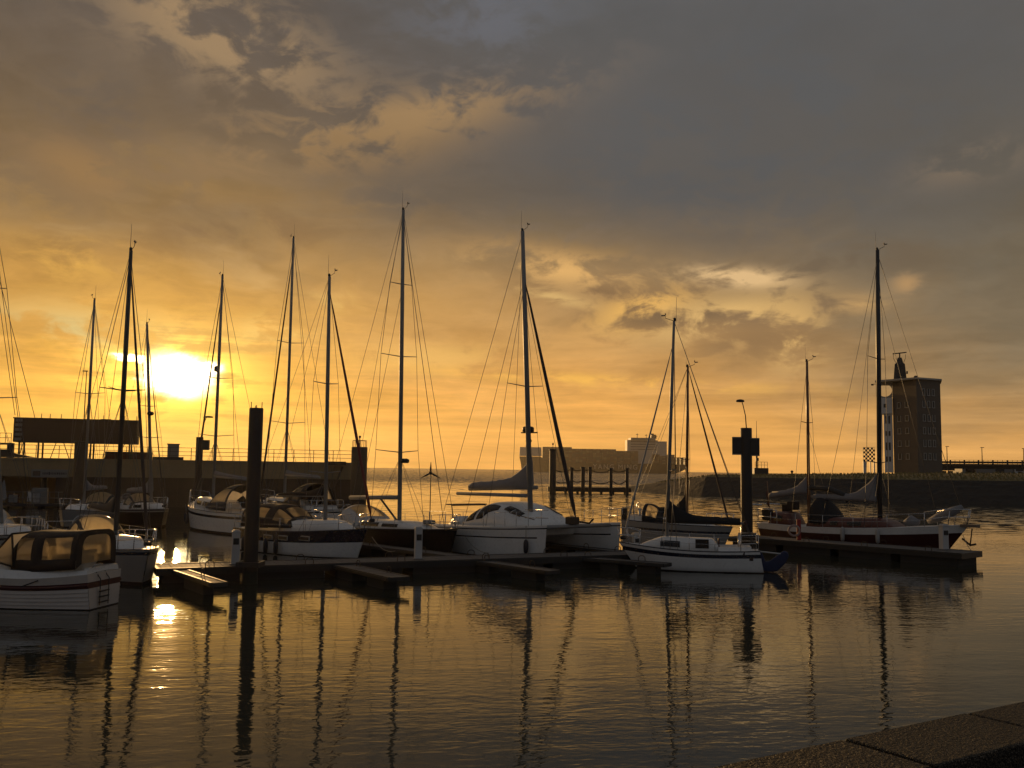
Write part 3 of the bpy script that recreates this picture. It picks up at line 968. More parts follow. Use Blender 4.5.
m = MB(); m.lathe([(.42, 0), (.46, .03), (.46, .12), (.42, .15)], (0, 0, z_of(77, 443, 72)), 16); m.build('cap', DARKP, t_)

# ------------------------------------------------------------ pier on the left
def pier():
    a = P(352, 500, 90); b = P(-140, 500, 78); a.z = b.z = 0
    L = (b - a).length; ang = math.degrees(math.atan2(b.y - a.y, b.x - a.x))
    top = P(300, 461.8, 88.7).z
    root = thing('pier', 'long dark ferry pier with railing running out from the left edge', 'pier', (a.x, a.y, 0), ang)
    # local x runs left along the pier; local -y is away from us or toward?
    s_ = -1 if (Matrix.Rotation(R(ang), 3, 'Z') @ Vector((0, 1, 0))).y < 0 else 1     # s_*y = away from the viewer
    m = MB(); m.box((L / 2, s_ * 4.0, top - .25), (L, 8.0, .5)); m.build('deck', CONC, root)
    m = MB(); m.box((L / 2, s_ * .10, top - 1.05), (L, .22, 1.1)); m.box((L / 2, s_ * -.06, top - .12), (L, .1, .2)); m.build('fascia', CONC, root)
    xr = 25.5
    m = MB(); m.box((xr / 2, s_ * .35, (top - 1.6 - 2) / 2), (xr, .5, top - 1.6 + 2))
    for k in range(9): m.box((1.2 + k * 2.9, s_ * .07, (top - 1.6 - 1.4) / 2), (.3, .16, top - 1.6 + 1.4))
    m.build('sheet_pile_wall', STEELP, root)
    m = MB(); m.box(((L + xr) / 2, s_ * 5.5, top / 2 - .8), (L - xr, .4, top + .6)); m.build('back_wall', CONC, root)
    for k in range(7):
        m = MB(); m.tube([(xr + 1 + k * 3.4, s_ * .5, -2), (xr + 1 + k * 3.4, s_ * .5, top - 1.55)], .28, 10); m.build('column', STEELP, root)
    m = MB()
    n = int(L / 1.8)
    for k in range(n + 1):
        x = L * k / n; m.tube([(x, s_ * .5, top), (x, s_ * .5, top + 1.1)], .03, 4)
    for z in (.4, .75, 1.1): m.tube([(0, s_ * .5, top + z), (L, s_ * .5, top + z)], .022, 4)
    m.build('railing', DARKP, root)
    m = MB(); m.box((1.6, s_ * -.25, top - .1), (1.7, 1.0, .35)); m.tube([(2.6, s_ * -.7, .0), (1.0, s_ * -.3, top - .4)], .1, 5); m.build('fender_bracket', STEELP, root)
    return root, s_, top, L
PIER, PS, PTOP, PLEN = pier()
def pier_pt(px, py, back):
    """point standing on the pier, `back` metres behind its front face"""
    o = Vector(PIER.location); rot = Matrix.Rotation(PIER.rotation_euler.z, 3, 'Z')
    dx = rot @ Vector((1, 0, 0)); dy = rot @ Vector((0, PS, 0))
    best = None
    for k in range(0, 4000):
        q = o + dx * (k * .02) + dy * back
        if best is None or abs(pix((q.x, q.y, PTOP))[0] - px) < best[0]: best = (abs(pix((q.x, q.y, PTOP))[0] - px), q)
    return best[1]
PANG = math.degrees(PIER.rotation_euler.z) + 180

# long dark cabin on legs
qa, qb = pier_pt(15, 440, 5.0), pier_pt(137, 440, 5.0)
mid = (qa + qb) / 2; ln = (qb - qa).length
t_ = thing('gantry_cabin', 'long dark box cabin on legs above the pier left of the sun', 'gantry cabin', (mid.x, mid.y, PTOP), PANG)
z0 = z_of(76, 443.3, mid.y) - PTOP; z1 = z_of(76, 420.5, mid.y) - PTOP
m = MB(); m.box((0, 0, (z0 + z1) / 2), (ln, 3.0, z1 - z0)); m.build('cabin', mat('brown_cladding', (.055, .035, .025), .7, var=.2, stretch=(3, 1, 1)), t_, bevel=.03)
m = MB(); m.box((0, 0, z1 + .04), (ln + .1, 3.2, .1)); m.box((ln * .22, .3, z1 + .14), (.9, .6, .12)); m.build('roof', DARKP, t_)
m = MB()
for k in range(5): m.box((-ln / 2 + .42, -1.53, z0 + .25 + k * (z1 - z0 - .4) / 4), (.55, .05, (z1 - z0) * .12))
m.build('louvre', GREYP, t_)
for x in (-ln / 2 + .5, -ln * .3, ln * .12, ln * .44):
    for y in (-1.2, 1.2):
        m = MB(); m.box((x, y, z0 / 2), (.14, .14, z0)); m.build('leg', DARKP, t_)
m = MB()
for x0, x1 in ((-ln * .20, -ln * .16), (-ln * .05, -ln * .10), (ln * .33, ln * .40), (-ln / 2 + .5, -ln * .42)): m.tube([(x0, -1.2, 0), (x1, -1.2, z0)], .035, 4)
m.build('brace', DARKP, t_)
for x in (-.31, -.24, -.15, .20, .38, .48):
    m = MB(); m.tube([(x * ln, .2, z1), (x * ln, .2, z1 + .55)], .03, 4); m.build('roof_rod', DARKP, t_)
# things standing on the pier
q = pier_pt(115, 460, 4.6)
t_ = thing('shipping_container', 'rust red container standing on the pier under the long cabin', 'container', (q.x + .0, q.y + 3.2, PTOP), PANG)
zc = z_of(115, 452.5, q.y + 3.2) - PTOP; wc = 44 / 950 * q.y
m = MB(); m.box((0, 0, zc / 2), (wc, 2.2, zc))
for k in range(26): m.box((-wc / 2 + (k + .5) * wc / 26, -1.12, zc / 2), (wc / 26 * .5, .05, zc * .86))
m.build('body', mat('rust_red_steel', (.10, .03, .018), .7, var=.3), t_)
m = MB(); m.box((0, 0, zc + .03), (wc + .04, 2.3, .08)); m.build('roof', DARKP, t_)
q = pier_pt(173, 460, 2.2)
t_ = thing('control_hut', 'small dark hut on a plinth on the pier just below the sun', 'hut', (q.x, q.y, PTOP), PANG)
zc = z_of(173, 444.5, q.y) - PTOP; z2 = z_of(173, 457, q.y) - PTOP
m = MB(); m.box((-.4, 0, z2 / 2), (2.6, 2.0, z2)); m.build('plinth', DARKP, t_)
m = MB(); m.box((0, 0, (z2 + zc) / 2), (.98, 1.0, zc - z2)); m.build('hut', GREYP, t_, bevel=.02)
m = MB(); m.box((0, 0, zc + .03), (1.1, 1.12, .07)); m.build('roof', DARKP, t_)
for px, pt, back, lab in ((82, 371, 3.0, 'thin T topped pole rising behind the long pier cabin, left one'), (120, 382, 3.4, 'thin aerial pole with a slanting arm behind the long pier cabin')):
    q = pier_pt(px, 460, back)
    t_ = thing('aerial_pole', lab, 'pole', (q.x, q.y, PTOP), 0)
    zh = z_of(px, pt, q.y) - PTOP
    m = MB(); m.tube([(0, 0, 0), (0, 0, zh)], [.06, .035], 6); m.build('pole', DARKP, t_)
    m = MB()
    if px == 82: m.tube([(-.35, 0, zh), (.12, 0, zh)], .05, 5)
    else: m.tube([(-1.4, 0, zh - .45), (.1, 0, zh - .85), (1.1, 0, zh - .8)], .03, 4); m.tube([(-.22, 0, zh), (.22, 0, zh)], .03, 4)
    m.build('cross_arm', DARKP, t_)
# ramp platform at the far left, sign and cabinets under the deck
q = pier_pt(12, 460, 1.0)
t_ = thing('linkspan_ramp', 'dark stepped ramp structure on the pier at the left edge of the picture', 'ramp', (q.x, q.y, PTOP), PANG)
zr = z_of(8, 443, q.y) - PTOP
m = MB(); m.prism([(-3.4, .02), (1.9, .02), (.6, zr * .22), (-.2, zr * .35), (-.2, zr * .55), (-3.4, zr * .55)], 1.6, (0, 0, 0)); m.build('ramp', DARKP, t_)
m = MB(); m.box((-.15, 0, zr * .5), (.5, .5, zr)); m.box((-1.2, 0, zr - .05), (2.3, .7, .12)); m.build('gantry_post', DARKP, t_)
m = MB()
for k in range(6): m.tube([(-2.4 + k * .45, 0, zr), (-2.4 + k * .45, 0, zr + .85)], .025, 4)
for z in (.45, .85): m.tube([(-2.4, 0, zr + z), (-.15, 0, zr + z)], .022, 4)
m.build('railing', DARKP, t_)
q = pier_pt(51, 470, -.2)
zt, zb = z_of(51, 469.5, q.y), z_of(51, 477.5, q.y); wd = 34 / 950 * q.y
t_ = thing('pier_sign', 'grey sign board with a dark emblem fixed to the pier front at left', 'sign', (q.x, q.y, zb), PANG)
m = MB(); m.box((0, 0, (zt - zb) / 2), (wd, .06, zt - zb)); m.build('board', GREYP, t_)
m = MB(); m.box((-wd * .36, -.045, (zt - zb) / 2), (wd * .2, .02, (zt - zb) * .62)); m.build('emblem', DARKP, t_)
m = MB(); rnd = random.Random(3); x = -wd * .2
while x < wd * .42:
    w_ = rnd.uniform(.05, .12); m.box((x + w_ / 2, -.042, (zt - zb) * .5), (w_, .012, (zt - zb) * rnd.choice((.26, .34, .26)))); x += w_ + .05
m.build('lettering', DARKP, t_)
for px, zt_, zb_, w_, lab in ((32.5, 491, 502, .42, 'narrow pale cabinet under the pier deck at left'), (39, 492, 503, .62, 'wider pale cabinet under the pier deck at left'), (16, 494, 503, .8, 'rust brown cabinet under the pier deck near the left edge'), (42, 507, 523, 1.2, 'low grey locker under the pier deck beside the water')):
    q = pier_pt(px, 470, -.5); zt, zb = z_of(px, zt_, q.y), z_of(px, zb_, q.y)
    t_ = thing('cabinet', lab, 'cabinet', (q.x, q.y, max(zb, .3)), PANG)
    m = MB(); m.box((0, 0, (zt - zb) / 2), (w_, .5, zt - zb)); m.build('body', GREYP if 'brown' not in lab else mat('rust_red_steel'), t_, bevel=.015)
    m = MB(); m.box((0, -.26, (zt - zb) / 2), (w_ * .86, .02, (zt - zb) * .86)); m.build('door', PEDW if 'pale' in lab else GREYP, t_)
qa, qb = pier_pt(-60, 470, -.8), pier_pt(66, 470, -.8); md = (qa + qb) / 2
t_ = thing('landing_stage', 'low dark landing stage along the foot of the pier at left', 'landing stage', (md.x, md.y, 0), PANG)
zl = z_of(30, 504, md.y); ll = (qb - qa).length
m = MB(); m.box((0, 0, zl - .1), (ll, 1.6, .2)); m.build('deck', DARKP, t_)
for k in range(8):
    m = MB(); m.tube([(-ll / 2 + (k + .5) * ll / 8, -.5, -2), (-ll / 2 + (k + .5) * ll / 8, -.5, zl - .2)], .13, 8); m.build('leg', STEELP, t_)
m = MB()
for k in range(14): m.tube([(-ll / 2 + (k + .5) * ll / 14, -.7, zl), (-ll / 2 + (k + .5) * ll / 14, -.7, zl + 1.0)], .025, 4)
for z in (.5, 1.0): m.tube([(-ll / 2, -.7, zl + z), (ll / 2, -.7, zl + z)], .022, 4)
m.build('railing', GREYP, t_)

# ------------------------------------------------------------ timber jetty piles with chains, far centre
YJ = 158
zs = {}
tops = []
for px, pt, r, lab in ((552.5, 449.5, .55, 'tall outermost jetty pile with a light on top in front of the container ship'), (571.5, 468, .28, 'first low jetty pile right of the tall one'),
                       (582.8, 467.5, .33, 'thicker jetty pile standing on the low beam'), (590, 467.5, .28, 'jetty pile beside the thicker one'), (610.8, 468.5, .28, 'jetty pile with a deep chain loop on its right'), (627, 468.5, .28, 'last jetty pile next to the stone bank')):
    p = P(px, 490, YJ)
    t_ = thing('jetty_pile', lab, 'jetty pile', (p.x, YJ, 0), 0, 'jetty piles in front of the container ship')
    hz = z_of(px, pt, YJ)
    m = MB(); m.lathe([(r * 1.02, -2), (r, .5), (r * .97, hz - .08), (r * .9, hz)], n=12); m.build('shaft', PILEK, t_)
    m = MB(); m.lathe([(r * 1.15, hz - .16), (r * 1.18, hz - .12), (r * 1.18, hz + .05), (r * .9, hz + .08)], n=12); m.build('cap', PILEK, t_)
    if px < 560:
        m = MB(); m.tube([(0, 0, hz), (0, 0, hz + .8)], .05, 5); m.lathe([(.1, .75), (.14, .8), (.14, 1.0), (.05, 1.1)], (0, 0, hz), 8); m.build('beacon', DARKP, t_)
    tops.append((p.x, hz))
zc0 = min(z for _, z in tops[1:]) - .15
for i in range(5):
    xa, xb = tops[i][0], tops[i + 1][0]
    for zz, sg, lab in ((zc0, .16 * (xb - xa), 'upper'), (zc0 - 1.9 + (.0 if i != 4 else .3), .14 * (xb - xa) if i != 4 else .3 * (xb - xa), 'lower')):
        m = MB(); m.tube([(lerp(xa, xb, k / 10), YJ - .05, zz - sg * 4 * (k / 10) * (1 - k / 10)) for k in range(11)], .085, 5)
        tag(m.build('chain', STEELP), lab + ' chain ' + ['right of the tall outermost jetty pile', 'left of the thicker jetty pile', 'between the two close jetty piles', 'over the widest gap between jetty piles', 'reaching the last jetty pile by the bank'][i], 'chain', 'chains between the jetty piles')
t_ = thing('jetty_beam', 'low dark beam walkway along the feet of the jetty piles', 'beam', ((tops[0][0] + tops[5][0]) / 2, YJ + .9, 0))
wj = tops[5][0] - tops[0][0] + 1.5
m = MB(); m.box((0, 0, z_of(590, 490, YJ) + .05), (wj, .9, .75)); m.box((0, -.5, z_of(590, 490, YJ) - .2), (wj, .1, .25)); m.build('beam', PILEK, t_)
for k in range(7):
    m = MB(); m.tube([(-wj / 2 + (k + .5) * wj / 7, 0, -2), (-wj / 2 + (k + .5) * wj / 7, 0, z_of(590, 490, YJ) - .2)], .22, 8); m.build('leg', PILEK, t_)

# ------------------------------------------------------------ stone bank on the right
def bank():
    """mole: rubble slope rising out of the water, grass on top; cross-sections along its length"""
    foot = [W(604, 490.3), W(700, 495.5), W(800, 499.5), W(900, 502.5), W(1024, 505.5), W(1200, 510)]
    topz = [(.25, .3), (2.95, 3.0), (3.0, 3.4), (3.05, 3.9), (3.1, 4.15), (3.1, 4.3)]
    n = 120
    stone = MB(); grass = MB(); rows = []; grows = []
    rnd = random.Random(5)
    from mathutils import noise as mn
    for i in range(n + 1):
        u = i / n * (len(foot) - 1); k = min(int(u), len(foot) - 2); f = u - k
        a = foot[k].lerp(foot[k + 1], f)
        z1 = lerp(topz[k][0], topz[k + 1][0], f); z2 = lerp(topz[k][1], topz[k + 1][1], f)
        tip = min(1.0, i / (n * .14))
        row = []
        for j in range(13):
            v = j / 12
            jit = (mn.noise((a.x * .9, v * 9, 0)) * .13 + mn.noise((a.x * 2.7, v * 21, 4)) * .09) * (1 if 0 < j < 12 else .3)
            row.append((a.x + v * 2.6 + mn.noise((a.x, v * 7, 9)) * .15, a.y + v * 8 + 0, -1.2 + (z1 + 1.2) * v ** .9 + jit))
        rows.append(row)
        e = row[-1]
        grows.append([e] + [(e[0] + d * .42 * (1 - .0 * tip), e[1] + d, (min(z1 + dz * tip, z2 + .1) + mn.noise((e[0] * .5, d, 2)) * .12 * tip) if d < 31 else (z1 + dz if tip >= 1 else lerp(-2, z1, tip))) for d, dz in ((1.5, .25), (6, .62), (14, max(z2 - z1, .5)), (30, z2 - z1 + .05), (90, z2 - z1), (260, z2 - z1 - .3), (420, -3))])
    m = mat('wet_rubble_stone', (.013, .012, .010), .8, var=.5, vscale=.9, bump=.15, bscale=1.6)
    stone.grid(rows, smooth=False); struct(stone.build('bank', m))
    g = mat('rough_grass', (.17, .135, .050), .9, var=.4, vscale=.25, bump=.06, bscale=2.0)
    grass.grid(grows); struct(grass.build('grass_bank', g))
    tuft = MB()
    for _ in range(5200):
        i = rnd.randint(int(n * .1), n - 1); d = rnd.choice((0, 1, 1, 2, 2, 3))
        p = Vector(grows[i][d]).lerp(Vector(grows[min(i + 1, n)][d]), rnd.random()).lerp(Vector(grows[i][d + 1]), rnd.random() * (1 if d < 3 else .25))
        a = rnd.uniform(0, 6.28); w_ = rnd.uniform(.05, .16); hh = rnd.uniform(.12, .42)
        dx, dy = w_ * math.cos(a), w_ * math.sin(a) * .5
        tuft._add([p + Vector((-dx, -dy, -.03)), p + Vector((dx, dy, -.03)), p + Vector((rnd.uniform(-.15, .15), 0, hh))], [(0, 1, 2)])
    gr = tuft.build('grass', mat('dry_grass_blades', (.20, .165, .065), .9, var=.4, vscale=.4)); struct(gr, 'stuff')
    tag(gr, 'dry tufts of grass along the top of the bank', 'grass'); del gr['category']
bank()

# ------------------------------------------------------------ radar tower
YT = 208
def tower():
    c = P(911, 472, YT)
    zb = P(911, 474, YT).z; zt = P(911, 381, YT).z
    H_ = zt - zb
    az = math.atan2(c.x, YT)
    root = thing('radar_tower', 'tall brown brick harbour control tower with white stair annex and radar on the roof', 'tower', (c.x, YT, zb), -math.degrees(az))
    k = YT / FPX * math.cos(az)
    X = lambda px: (px - 910) * 1.03 * k
    brick = mat('brown_brick', (.125, .105, .085), .85, var=.15, vscale=.8, bump=.01, bscale=6)
    # plan: corner towards us at px 917, left face 893, right face 940
    plan = [(X(893.5), 2.2), (X(917), -3.6), (X(940.3), 1.2), (X(940.3), 8.5), (X(920), 12), (X(893.5), 9.0)]
    m = MB(); m.prism(plan, H_, (0, 0, H_ / 2), (1, 0, 0), (0, 1, 0)); w = m.build('wall', brick, root)
    wn = mat('pale_window_frame', (.42, .40, .36), .5, var=.1)
    gl = mat('dark_window_glass', (.03, .03, .03), .55, var=.1)
    def windows(a, b, us, pys, ww, wh, skip=()):
        a, b = Vector((*a, 0)), Vector((*b, 0)); d = (b - a).normalized(); nrm = Vector((d.y, -d.x, 0))
        ang = math.atan2(d.y, d.x); rot = Matrix.Rotation(ang, 3, 'Z')
        for iy, py in enumerate(pys):
            for iu, u in enumerate(us):
                if (iu, iy) in skip: continue
                p = a.lerp(b, u); z = P(911, py, YT).z - zb
                f = MB(); o = p + nrm * .04 + Vector((0, 0, z))
                f.box(o, (ww, .12, wh), rot); fo = f.build('window', gl, w)
                fr = MB()
                for sx in (-1, 1): fr.box(o + nrm * .05 + d * sx * (ww / 2 - .05), (.11, .1, wh), rot)
                fr.box(o + nrm * .06 - Vector((0, 0, wh / 2)), (ww + .14, .16, .13), rot)
                if (iu + iy) % 3 != 1: fr.box(o + nrm * .05 + Vector((0, 0, wh / 2 - .04)), (ww - .22, .1, .09), rot)
                fr.build('window_frame', wn, fo)
    windows(plan[0], plan[1], (.28, .60), (405, 418.5, 431, 443.5, 456.5), 1.05, 1.25)
    windows(plan[1], plan[2], (.28, .48, .68), (393, 405, 418.5, 431, 443.5, 456.5), .72, 1.45)
    # roof slab overhanging to the left over the annex
    conc = mat('pale_concrete', (.40, .375, .33), .7, var=.12, vscale=.6)
    m = MB(); m.prism([(X(876.5), .8), (X(893), -1.2), (X(917.5), -4.6), (X(942), 1.0), (X(942), 9), (X(920), 13), (X(878), 10)], .38, (0, 0, H_ + .19), (1, 0, 0), (0, 1, 0)); m.build('roof_slab', conc, root)
    # annex: white stair shaft, solid block with window, fin with a round hole
    white = mat('white_render_wall', (.66, .65, .62), .6, var=.06, vscale=.5)
    z = lambda py: P(911, py, YT).z - zb
    m = MB(); m.box((X(888.5), 4.2, z(442.8)), (X(893) - X(884.6), 4.4, z(412.5) - z(472))); m.build('stair_shaft', white, root)
    m = MB(); m.box((X(886.5), 4.0, z(405)), (X(893.2) - X(880.2), 5.2, z(397) - z(413))); bl = m.build('annex_block', white, root)
    m = MB(); m.box((X(886), 1.42, z(405)), (.62, .1, .8)); m.build('window', gl, bl)
    m = MB()
    for i, py in enumerate((420, 434, 447, 460)):
        for x in (886.6, 889.7): m.box((X(x), 1.98, z(py) + .2), (.36, .1, 1.7 if i in (0, 2) else 1.1))
    m.build('stair_window', gl, bl)
    # fin: plate with a D shaped opening
    cx, cz, rr = X(886.0), z(389), (z(382.6) - z(395.4)) / 2
    x0, x1, zz0, zz1 = X(877), X(893.2), z(397), H_
    outer = []; inner = []
    n = 40
    for i in range(n):
        a = 2 * math.pi * i / n
        inner.append((cx + rr * 1.04 * math.cos(a), cz + rr * math.sin(a)))
        dx, dz = math.cos(a), math.sin(a)
        t = min((x1 - cx) / dx if dx > 1e-6 else ((x0 - cx) / dx if dx < -1e-6 else 1e9), (zz1 - cz) / dz if dz > 1e-6 else ((zz0 - cz) / dz if dz < -1e-6 else 1e9))
        outer.append((cx + dx * t, cz + dz * t))
    m = MB(); y0, y1 = 2.6, 3.0
    rings = [[(p[0], y, p[1]) for p in ring] for ring, y in ((outer, y0), (inner, y0), (inner, y1), (outer, y1), (outer, y0))]
    m.grid(rings, smooth=False, closed=True); m.build('fin_wall', conc, root)
    # thin post under the slab edge
    for px in (878, 882.5):
        m = MB(); m.box((X(px), 2.0, z(436)), (.16, .16, z(398) - z(472))); m.build('post', white, root)
    # roof plant: tapering radar mast
    r_ = MB(); bz = H_ + .38
    r_.loft([[(X(901.5) + sx * w_ / 2, 2.5 + sy * w_ / 2, bz + zz) for sx, sy in ((-1, -1), (1, -1), (1, 1), (-1, 1))] for w_, zz in ((2.7, 0), (2.45, 1.6), (2.1, 3.6), (1.4, 3.9), (1.1, 4.6), (.8, 5.1))], smooth=False)
    ro = r_.build('radar_mast', DARKP, root)
    zt2 = z(352) 
    m = MB(); m.tube([(X(901.5), 2.5, bz + 5.0), (X(901.5), 2.5, zt2)], .16, 6); m.box((X(901.5), 2.5, zt2 + .1), (2.9, .35, .22), Matrix.Rotation(-.08, 3, 'Y')); m.build('radar_scanner', DARKP, ro)
    m = MB(); m.tube([(X(901.5) - .8, 2.5, bz + 4), (X(901.5) - 1.3, 2.5, bz + 5), (X(901.5) - 1.3, 2.5, bz + 6)], .05, 4); m.build('bracket', DARKP, ro); m = MB(); m.tube([(X(901.5) + .8, 2.5, bz + 4), (X(901.5) + 1.2, 2.5, bz + 5), (X(901.5) + 1.2, 2.5, bz + 5.8)], .05, 4); m.build('bracket', DARKP, ro)
    m = MB(); m.tube([(X(906), 2.5, bz + 1.5), (X(908.4), 2.5, bz + 1.5)], .06, 4); m.box((X(908.5), 2.5, bz + 1.75), (.35, .3, .6)); m.build('floodlight', DARKP, ro)
    m = MB(); m.ball((X(917), 0, bz + .35), (.5, .5, .45), 7); m.box((X(917), 0, bz + .08), (.7, .7, .16)); m.build('roof_vent', DARKP, root)
    m = MB(); m.tube([(X(877), 2.4, H_ - .3), (X(872), 2.4, H_ - .4)], .06, 4); m.box((X(873.5), 2.4, H_ - .45), (.5, .3, .35)); m.build('camera_arm', DARKP, root)
    m = MB(); m.box((X(878.6), 2.2, z(402)), (.5, .6, 1.3)); m.box((X(878.2), 2.2, z(407)), (.35, .4, 1.5)); m.build('signal_lamp', GREYP, root)
tower()

# chequered day mark left of the tower
YC = 200
p = P(869.5, 474, YC)
t_ = thing('day_mark', 'chequered lattice board on white posts standing left of the tower', 'day mark', (p.x, YC, p.z), 0)
zt, zb = z_of(869, 447.5, YC) - p.z, z_of(869, 461.5, YC) - p.z; wd = 11.5 / 950 * YC
m = MB(); nx, nz = 6, 7
for i in range(nx):
    for j in range(nz):
        if (i + j) % 2 == 0: m.box((-wd / 2 + (i + .5) * wd / nx, 0, lerp(zb, zt, (j + .5) / nz)), (wd / nx * 1.08, .1, (zt - zb) / nz * 1.08))
m.build('chequer_board', DARKP, t_)
m = MB()
for x in (-.5, -.16, .18, .5): m.box((wd * x, .09, (zt + zb) / 2), (.06, .06, zt - zb))
for z in (zb, zt): m.box((0, .09, z), (wd, .06, .06))
m.build('frame', DARKP, t_)
for x, w_ in ((-.38, .62), (.12, .18), (.44, .25)):
    m = MB(); m.box((wd * x, .2, zb / 2), (w_, .3, zb)); m.build('post', PEDW, t_)

# beacon on the bank behind the lamp pile
YB = 172
p = P(760, 478, YB)
t_ = thing('light_beacon', 'dark beacon block with railing and tall thin mast on the bank behind the lamp pile', 'beacon', (p.x, YB, p.z), 0)
zz = lambda py: z_of(760, py, YB) - p.z
m = MB(); m.box((0, 0, zz(468) / 2 - .4), (14 / 950 * YB, 2.2, zz(468) + .8)); m.build('base_block', DARKP, t_, bevel=.05)
m = MB()
for k in range(5): m.tube([(-1.1 + k * .55, -1.0, zz(468)), (-1.1 + k * .55, -1.0, zz(462))], .035, 4)
for q in (465, 462): m.tube([(-1.1, -1.0, zz(q)), (1.1, -1.0, zz(q))], .03, 4)
m.build('railing', DARKP, t_)
m = MB(); m.tube([(-.55, 0, zz(468)), (-.55, 0, zz(456))], .17, 8); m.tube([(-.55, 0, zz(456)), (-.55, 0, zz(436)), (-.55, 0, zz(421))], [.08, .06, .03], 6); m.box((-.5, -.05, zz(459.5)), (.5, .4, .55)); m.build('mast', DARKP, t_)
p = P(792, 476, YB)
t_ = thing('bollard', 'small dark bollard on the bank between the beacon and the mizzen mast', 'bollard', (p.x, YB, p.z - .3), 0)
m = MB(); m.lathe([(.2, 0), (.17, .3), (.15, .9), (.27, 1.0), (.27, 1.15), (.15, 1.3)], n=10); m.build('bollard_post', DARKP, t_)

# ------------------------------------------------------------ trestle bridge on the right
YR = 255
def bridge():
    a, b = P(938, 463, YR), P(1110, 466.5, YR - 20)
    root = thing('approach_bridge', 'dark trestle bridge with railing and lamp posts right of the tower', 'bridge', (a.x, a.y, 0), math.degrees(math.atan2(b.y - a.y, b.x - a.x)))
    L = (Vector((b.x, b.y)) - Vector((a.x, a.y))).length
    zt = z_of(970, 464.4, YR); zb = z_of(970, 466.3, YR)
    m = MB(); m.box((L / 2, 0, (zt + zb) / 2), (L, 6, zt - zb)); m.box((L / 2, -2.4, zb - .35), (L, .3, .7)); m.box((L / 2, 2.4, zb - .35), (L, .3, .7)); m.build('deck', DARKP, root)
    zr = z_of(970, 460.3, YR); m = MB()
    n = int(L / 1.1)
    for k in range(n + 1): m.box((L * k / n, -2.9, (zt + zr) / 2), (.10 + .3 * (k % 3 == 0), .06, zr - zt))
    for q in (0, .45, .9): m.box((L / 2, -2.9, lerp(zt, zr, q) + .05), (L, .09, .09))
    m.box((L / 2, 2.9, (zt + zr) / 2), (L, .05, (zr - zt) * .5))
    m.build('railing', DARKP, root)
    for px in (943, 949, 968.5, 1010, 1060):
        x = (px - 938) / 950 * YR
        for y in (-2.2, 2.2):
            m = MB(); m.box((x, y, zb / 2 - .7), (.75, .7, zb - 1.2)); m.build('pier_leg', DARKP, root)
        m = MB(); m.box((x, 0, zb - .95), (1.6, 6.0, .5)); m.build('crosshead', DARKP, root)
    for px, hp in ((947.5, 447.5), (978.5, 448.5), (1014, 449.5)):
        x = (px - 938) / 950 * YR
        m = MB(); m.tube([(x, -2.6, zt), (x, -2.6, z_of(970, hp - .3, YR))], [.14, .09], 6); m.box((x + .12, -2.6, z_of(970, hp - .3, YR)), (.9, .3, .14)); m.build('lamp_post', DARKP, root)
bridge()
for i, (px, w_, zt_, lab) in enumerate(((985, 14, 467.2, 'long grey flat roofed shed seen under the trestle bridge'), (964, 3.8, 468.2, 'small grey shed under the left part of the trestle bridge'), (1019, 6.5, 468.0, 'white walled shed under the right end of the trestle bridge'))):
    p = P(px, 474, YR + 22)
    t_ = thing('shed', lab, 'shed', (p.x, YR + 22, p.z - .3), 0, 'sheds behind the trestle bridge')
    hz = z_of(px, zt_, YR + 22) - p.z + .3
    m = MB(); m.box((0, 0, hz / 2), (w_, 6, hz)); m.build('wall', PEDW if i == 2 else GREYP, t_)
    m = MB(); m.prism([(-w_ / 2 - .2, hz), (w_ / 2 + .2, hz), (w_ / 2, hz + .35), (-w_ / 2, hz + .35)], 6.4, (0, 0, 0)); m.build('roof', GREYP, t_)
    m = MB(); m.box((w_ * .2, -3.03, hz * .4), (w_ * .18, .08, hz * .75)); m.build('door', DARKP, t_)

